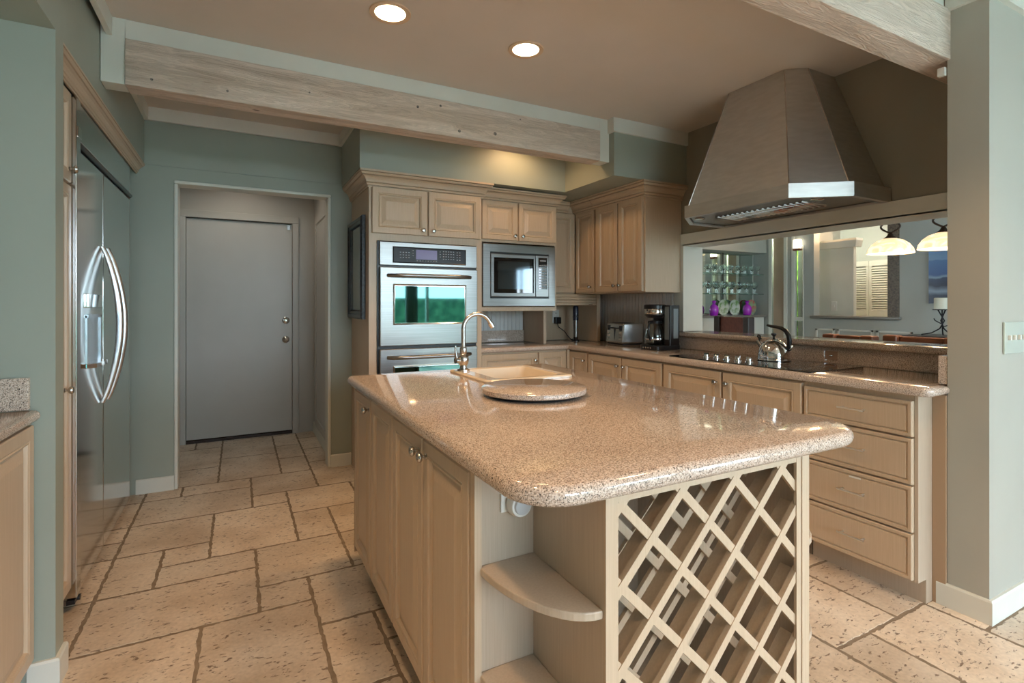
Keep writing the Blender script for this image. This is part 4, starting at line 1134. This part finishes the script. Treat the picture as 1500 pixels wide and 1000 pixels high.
# ------------------------------------------------------------------ dining room beyond the pass-through
EX = 6.5
mb = MB()
mb.box(EX, EX + 0.12, 4.66, 5.7, 0, CZ); mb.box(EX, EX + 0.018, 4.31, 4.41, 0, CZ); mb.box(EX, EX + 0.12, 4.05, 4.18, 0, CZ)
mb.box(EX, EX + 0.12, 4.18, 4.31, 0, 0.6); mb.box(EX, EX + 0.12, 4.18, 4.31, 2.02, CZ)
mb.box(EX, EX + 0.12, 3.08, 4.05, 0, 1.075); mb.box(EX, EX + 0.12, 3.08, 4.05, 2.45, CZ); mb.box(EX, EX + 0.12, -3.6, 3.08, 0, CZ)
mb.box(EX, EX + 0.12, 4.41, 4.66, 2.40, CZ)
struct('wall_dining_right', mb, GREYW)
mb = MB(); mb.box(3.2, 5.0, 4.72, 5.0, 0, CZ); mb.box(5.0, EX, 4.72, 5.0, 1.962, CZ); mb.box(5.0, EX, 4.93, 5.0, 0, 1.962)
struct('wall_dining_back', mb, GREYW)
mb = MB(); mb.box(EX - 0.015, EX, 4.41, 4.455, 0, 2.4); mb.box(EX - 0.015, EX, 4.635, 4.68, 0, 2.4); mb.box(EX - 0.012, EX, 4.31, 4.345, 0, 2.4)
struct('trim_13', mb, TRIM)
d = struct('door_3', MB().box(EX + 0.03, EX + 0.07, 4.455, 4.635, 0.02, 2.40), noise_mat('tan_door', (0.40, 0.31, 0.22), (0.44, 0.34, 0.25), nscale=3, rough=0.4))
mb = MB(); mb.box(EX - 0.01, EX + 0.04, 4.18, 4.19, 0.6, 2.02); mb.box(EX - 0.01, EX + 0.04, 4.30, 4.31, 0.6, 2.02); mb.box(EX - 0.01, EX + 0.04, 4.19, 4.30, 1.04, 1.085); mb.box(EX - 0.01, EX + 0.04, 4.19, 4.30, 2.005, 2.02)
wd = struct('window_9', mb, TRIM)
MB().box(EX + 0.02, EX + 0.026, 4.19, 4.30, 0.6, 2.005).build('window_pane', GLASS, wd)
# hedge outside that window
mb = MB(); mb.box(6.95, 7.10, 4.42, 4.68, 0.02, 2.3)
hed = mb.build('hedge', HEDGE, None)
bpy_mod = hed.modifiers.new('sub', 'SUBSURF'); bpy_mod.subdivision_type = 'SIMPLE'; bpy_mod.levels = 5; bpy_mod.render_levels = 5
tx = D.textures.new('leaf_noise', 'CLOUDS'); tx.noise_scale = 0.12
dm = hed.modifiers.new('disp', 'DISPLACE'); dm.texture = tx; dm.strength = 0.10
tag(hed, 'bright green hedge seen through the narrow window beyond the dining room', 'hedge')
l = D.lights.new('garden_light', 'AREA'); l.energy = 26; l.size = 0.22; l.color = (0.95, 1, 0.85)  # unseen light added to brighten the hedge in place of daylight
o = D.objects.new('garden_light', l); COL.objects.link(o); o.location = (6.76, 4.55, 2.45); o.rotation_euler = (math.radians(10), math.radians(-25), 0)
# sconce
t = thing('wall_sconce', (EX - 0.04, 4.24, 1.98), 'small glowing glass sconce above the narrow window in the dining room', 'sconce')
MB().box(EX - 0.07, EX - 0.01, 4.20, 4.29, 1.955, 1.985).build('bracket', CHERRY, t)
MB().box(EX - 0.065, EX - 0.015, 4.205, 4.285, 1.985, 2.10).build('glass_shade', mat('sconce_glass', (1, 0.95, 0.85), 0.3, emis=(1, 0.86, 0.66), emiss=3.0), t)
# bar niche: mirror, shelves, counter
t = tag(MB().box(5.02, 6.47, 4.920, 4.929, 1.125, 1.958).build('mirror', MIRROR, None), 'mirrored back of the bar niche behind the glass shelves', 'mirror')
MB().box(5.862, 5.868, 4.914, 4.920, 1.125, 1.958).build('seam', DARKW, t)
t = thing('bar_counter', (5.8, 4.8, 0), 'white cabinet with a grey stone top under the mirrored bar shelves', 'cabinet')
MB().box(5.02, 6.47, 4.74, 4.918, 0.0, 1.075).build('body', TRIM, t)
MB().box(5.02, 6.48, 4.70, 4.918, 1.076, 1.104).build('top', mat('grey_stone', (0.22, 0.21, 0.19), 0.3), t)
for k, (z, lb) in enumerate(((1.668, 'upper glass shelf in the bar niche, holding wine glasses'), (1.398, 'lower glass shelf in the bar niche, above the purple vases'))):
    tag(MB().box(5.02, 6.46, 4.735, 4.915, z - 0.010, z).build('glass_shelf', GLASSE, None), lb, 'shelf')
GL = [(0.030, 0), (0.030, 0.002), (0.004, 0.006), (0.0035, 0.055), (0.015, 0.066), (0.031, 0.090), (0.033, 0.115), (0.027, 0.140), (0.0255, 0.140), (0.031, 0.115), (0.029, 0.092), (0.012, 0.070)]
def stem_glass(x, y, z, s, proto, label, group):
    if proto is None:
        mb = MB(); mb.lathe([(r * s, h * s) for r, h in GL], (x, y, z), 'z', 16)
        o = mb.build('wine_glass', GLASS, None, smooth=True)
    else:
        o = proto.copy(); COL.objects.link(o); o.location = (x, y, z)
    tag(o, label, 'glass', group)
    return o
g0 = None
for k in range(15):
    g0 = stem_glass(5.42 + 0.072 * k, 4.80 + 0.035 * (k % 2), 1.669, 0.85, g0, 'small stemmed glass in the row on the upper glass shelf of the bar niche', 'stemmed glasses on the upper bar shelf')
g1 = None
for k in range(14):
    g1 = stem_glass(5.43 + 0.076 * k, 4.80 + 0.04 * (k % 2), 1.399, 1.15, g1, 'large wine glass in the row on the lower glass shelf of the bar niche', 'wine glasses on the lower bar shelf')
v0 = None
VP = [(0.045, 0), (0.052, 0.02), (0.060, 0.07), (0.056, 0.11), (0.040, 0.135), (0.018, 0.15), (0.020, 0.17), (0.030, 0.185), (0.012, 0.20)]
for x, lb in ((5.55, 'purple bulbous vase standing leftmost under the lower bar shelf'), (6.20, 'purple bulbous vase standing between the green and rose plates in the bar niche')):
    if v0 is None:
        v0 = MB().lathe(VP, (x, 4.80, 1.105), 'z', 24).build('vase', PURPLE, None, smooth=True); o = v0
    else:
        o = v0.copy(); COL.objects.link(o); o.location = (x, 4.80, 1.105)
    tag(o, lb, 'vase', 'purple vases in the bar niche')
for x, m_, lb in ((5.80, FLORAL, 'pale floral plate propped upright between the vases in the bar niche'), (6.02, FLORAL, 'green leafy plate propped upright beside the right vase in the bar niche'), (6.36, FLORAL2, 'rose-patterned plate propped upright at the right end of the bar niche')):
    mb = MB(); mb.lathe([(0.02, 0), (0.07, 0.003), (0.105, 0.014), (0.108, 0.017), (0.070, 0.008), (0.02, 0.005)], (x, 4.875, 1.212), '-y', 32)
    tag(mb.build('plate', m_, None, smooth=True), lb, 'plate', 'decorated plates in the bar niche')
# serving hatch in the far wall with a stone sill, post and the hallway behind it
mb = MB(); slab(mb, [(6.44, 3.06), (6.64, 3.06), (6.64, 4.07), (6.44, 4.07)], 1.078, 1.112, 0.01)
tag(mb.build('stone_sill', D.materials['grey_stone'], None, smooth=True), 'grey-brown stone sill of the far hatch across the dining room', 'sill')
tag(MB().box(6.50, 6.58, 3.083, 3.20, 1.1125, 2.448).build('stone_post', STONE, None), 'dark speckled stone post at the right side of the far hatch', 'post')
mb = MB(); mb.box(6.78, 6.84, 3.72, 4.26, 0, 2.06); 
struct('wall_far_column', mb, TRIM)
mb = MB(); mb.sweep([(6.86, 3.70), (6.76, 3.70), (6.76, 4.26)][::-1], [(0, 1.97), (0.03, 1.97), (0.05, 2.05), (0.05, 2.075), (0, 2.075)])
struct('trim_14', mb, TRIM)
struct('wall_far_hall', MB().box(8.3, 8.42, 1.5, 5.7, 0, CZ), GREYW)
struct('wall_far_end', MB().box(6.62, 8.3, 4.75, 4.85, 0, CZ), GREYW)
struct('wall_far_garden', MB().box(6.621, 7.30, 4.28, 4.34, 0, CZ), GREYW)  # unseen screen added to keep the hedge's light out of the hall
struct('wall_far_side', MB().box(6.62, 8.3, 1.4, 1.5, 0, CZ), GREYW)
for k, (y1, lb) in enumerate(((4.60, 'left leaf of the white louvered doors seen through the far hatch'), (4.315, 'right leaf of the white louvered doors seen through the far hatch'))):
    y0 = y1 - 0.28
    t = thing('louvered_door', (8.27, (y0 + y1) / 2, 0), lb, 'door', 'louvered closet doors')
    mb = MB(); mb.box(8.262, 8.295, y0, y0 + 0.035, 0.02, 1.90); mb.box(8.262, 8.295, y1 - 0.035, y1, 0.02, 1.90); mb.box(8.262, 8.295, y0 + .035, y1 - .035, 1.82, 1.90); mb.box(8.262, 8.295, y0 + .035, y1 - .035, 1.08, 1.16); mb.box(8.262, 8.295, y0 + .035, y1 - .035, 0.02, 0.14)
    mb.build('frame', TRIM, t)
    mb = MB()
    for z0, n in ((1.165, 19), (0.145, 27)):
        for q in range(n):
            z = z0 + q * 0.034
            mb.loops([[(8.262, y, z), (8.268, y, z - 0.002), (8.292, y, z + 0.028), (8.286, y, z + 0.030)] for y in (y0 + 0.035, y1 - 0.035)])
    mb.build('louvers', TRIM, t)
l = D.lights.new('lamp', 'POINT'); l.energy = 10; l.color = LAMP_W; l.shadow_soft_size = 0.06
o = D.objects.new('lamp', l); COL.objects.link(o); o.location = (6.68, 3.82, 2.30)
l = D.lights.new('lamp', 'POINT'); l.energy = 26; l.color = (1, 0.85, 0.68); l.shadow_soft_size = 0.1
o = D.objects.new('lamp', l); COL.objects.link(o); o.location = (7.6, 3.2, 2.35)
t = thing('hall_switch', (6.776, 3.96, 1.2), 'small white switch plate on the pale column behind the far hatch', 'switch')
MB().box(6.770, 6.779, 3.92, 3.99, 1.17, 1.29).build('cover_plate', WHITEP, t, 0.002)
MB().box(6.764, 6.771, 3.948, 3.962, 1.215, 1.245).build('rocker', WHITEP, t)
# wainscot moulding under the hatch
mb = MB()
for y0, y1 in ((3.35, 3.75), (3.79, 4.02), (2.95, 3.31)):
    for a0, a1, z0, z1 in ((y0, y1, 0.93, 0.95), (y0, y1, 0.30, 0.32), (y0, y0 + 0.02, 0.30, 0.95), (y1 - 0.02, y1, 0.30, 0.95)): mb.box(EX - 0.012, EX - 0.001, a0, a1, z0, z1)
struct('trim_15', mb, TRIM)
# painting
t = thing('painting', (EX - 0.02, 2.4, 1.25), 'tall unframed blue seascape canvas on the dining room wall', 'painting')
MB().box(EX - 0.035, EX - 0.001, 1.95, 2.79, 1.262, 1.845).build('canvas', PAINTING, t)
# pendants over the table
def pendant(x, y, zb, label):
    t = thing('pendant_lamp', (x, y, zb), label, 'pendant lamp', 'alabaster pendant lamps')
    MB().lathe([(0.150, 0), (0.152, 0.004), (0.143, 0.035), (0.120, 0.070), (0.085, 0.098), (0.040, 0.115), (0.036, 0.112), (0.082, 0.094), (0.116, 0.066), (0.138, 0.033), (0.146, 0.004)], (x, y, zb), 'z', 40, False, False).build('shade', SHADE, t, smooth=True)
    MB().lathe([(0.045, 0.108), (0.042, 0.118), (0.022, 0.135), (0.010, 0.160)], (x, y, zb), 'z', 24).build('cap', BRONZE, t, smooth=True)
    mb = MB()
    for sg in (-1, 1):
        pts = []
        for k in range(17):
            a = k / 16.0
            pts.append((x - 0.4 * sg * 0.055 * math.sin(PI * a * 1.5), y + sg * 0.055 * math.sin(PI * a * 1.5), zb + 0.155 + 0.15 * a))
        pts.append((x + 0.04 * sg, y - sg * 0.10, zb + 0.325))
        mb.tube(pts, 0.007, 8)
    mb.build('scroll_arms', BRONZE, t, smooth=True)
    mb = MB(); mb.tube([(x, y, zb + 0.30), (x, y, CZ)], 0.008, 8); mb.lathe([(0.06, 0), (0.05, -0.03), (0.01, -0.04)], (x, y, CZ), 'z', 20)
    mb.build('stem', BRONZE, t, smooth=True)
    l = D.lights.new('lamp', 'POINT'); l.energy = 7; l.color = (1.0, 0.74, 0.46); l.shadow_soft_size = 0.04
    o = D.objects.new('lamp', l); COL.objects.link(o); o.location = (x, y, zb + 0.03)
pendant(4.40, 2.147, 1.640, 'glowing dome pendant with scrolled bronze arms, fully seen through the pass-through')
pendant(4.45, 1.83, 1.650, 'glowing dome pendant cut off by the partition at the right of the pass-through')
# dining chairs, sideboard, candles
def chair(x, y, rz, zt, label, m1, m2, w=0.50):
    t = thing('dining_chair', (x, y, 0), label, 'chair', 'dining chairs')
    def B(name, m, a0, a1, b0, b1, z0, z1, bev=0.01):
        mb = MB(); mb.box(x + a0, x + a1, y + b0, y + b1, z0, z1)
        mb.build(name, m, t, bev, seg=3)
    B('seat', m1, -0.24, 0.24, -w / 2, w / 2, 0.42, 0.50, 0.02)
    B('backrest', m1, -0.24, -0.20, -w / 2 + .09, w / 2 - .09, 0.50, zt, 0.012)
    for s in (-1, 1): B('back_wing', m2, -0.27, -0.18, s * (w / 2 - 0.045) - 0.045, s * (w / 2 - 0.045) + 0.045, 0.50, zt + 0.005, 0.012)
    for a in (-0.22, 0.18):
        for b in (-w / 2 + 0.02, w / 2 - 0.06): B('leg', m2, a, a + 0.04, b, b + 0.04, 0.0, 0.42, 0.004)
    t.rotation_euler.z = rz
chair(5.33, 4.09, math.radians(-14), 1.105, 'dark red leather chair with padded wings in front of the bar niche', LEATHER, DARKLE, 0.62)
chair(4.22, 2.22, 0.0, 1.022, 'cherry-topped dining chair behind the ledge, left of the candle stand', CHERRY, CHERRY, 0.36)
chair(4.22, 1.76, 0.0, 1.035, 'cherry-topped dining chair behind the ledge, below the right pendant', CHERRY, CHERRY, 0.44)
t = thing('dining_table', (5.05, 2.3, 0), 'dark wooden dining table mostly hidden behind the granite ledge', 'table')
MB().box(4.62, 5.5, 1.3, 3.3, 0.72, 0.76).build('tabletop', DARKW, t, 0.005)
for x in (4.68, 5.38):
    for y in (1.36, 3.18): MB().box(x, x + 0.06, y, y + 0.06, 0, 0.72).build('leg', DARKW, t)
t = thing('sideboard', (6.22, 2.3, 0), 'dark sideboard against the dining room wall under the seascape', 'sideboard')
MB().box(6.0, 6.48, 1.5, 2.80, 0.08, 0.905).build('body', CHERRY, t, 0.004)
MB().box(5.97, 6.485, 1.47, 2.83, 0.906, 0.94).build('top', DARKW, t, 0.004)
for x in (6.02, 6.42):
    for y in (1.52, 2.74): MB().box(x, x + 0.04, y, y + 0.04, 0, 0.08).build('foot', DARKW, t)
px_, py_ = 6.20, 2.56
t = thing('candle_stand', (px_, py_, 0.94), 'black wrought-iron branch candle stand on the sideboard', 'candle holder')
mb = MB()
for k, (dx, dy) in enumerate(((-0.02, 0.17), (-0.05, -0.14), (0.09, 0.03))):
    mb.tube([(px_ + dx, py_ + dy, 0.945), (px_ + dx * .5, py_ + dy * .5, 0.965), (px_ + dx * .12, py_ + dy * .12, 1.01), (px_ - dx * .10, py_ - dy * .10, 1.09), (px_ + dx * .12, py_ + dy * .2, 1.195)], 0.006, 8)
mb.tube([(px_, py_ + .01, 1.06), (px_, py_ + .06, 1.09), (px_, py_ + .07, 1.11)], 0.005, 6); mb.tube([(px_, py_ - .01, 1.03), (px_, py_ - .06, 1.05), (px_, py_ - .07, 1.08)], 0.005, 6)
mb.build('branches', IRON, t, smooth=True)
MB().lathe([(0.075, 0), (0.08, 0.006), (0.075, 0.009)], (px_, py_, 1.195), 'z', 24).build('candle_plate', IRON, t, smooth=True)
tag(MB().lathe([(0.066, 0), (0.066, 0.108), (0.060, 0.114), (0.03, 0.108), (0.003, 0.108)], (px_, py_, 1.2045), 'z', 28).build('pillar_candle', WAX, None, smooth=True),
    'thick cream pillar candle on the iron candle stand', 'candle')
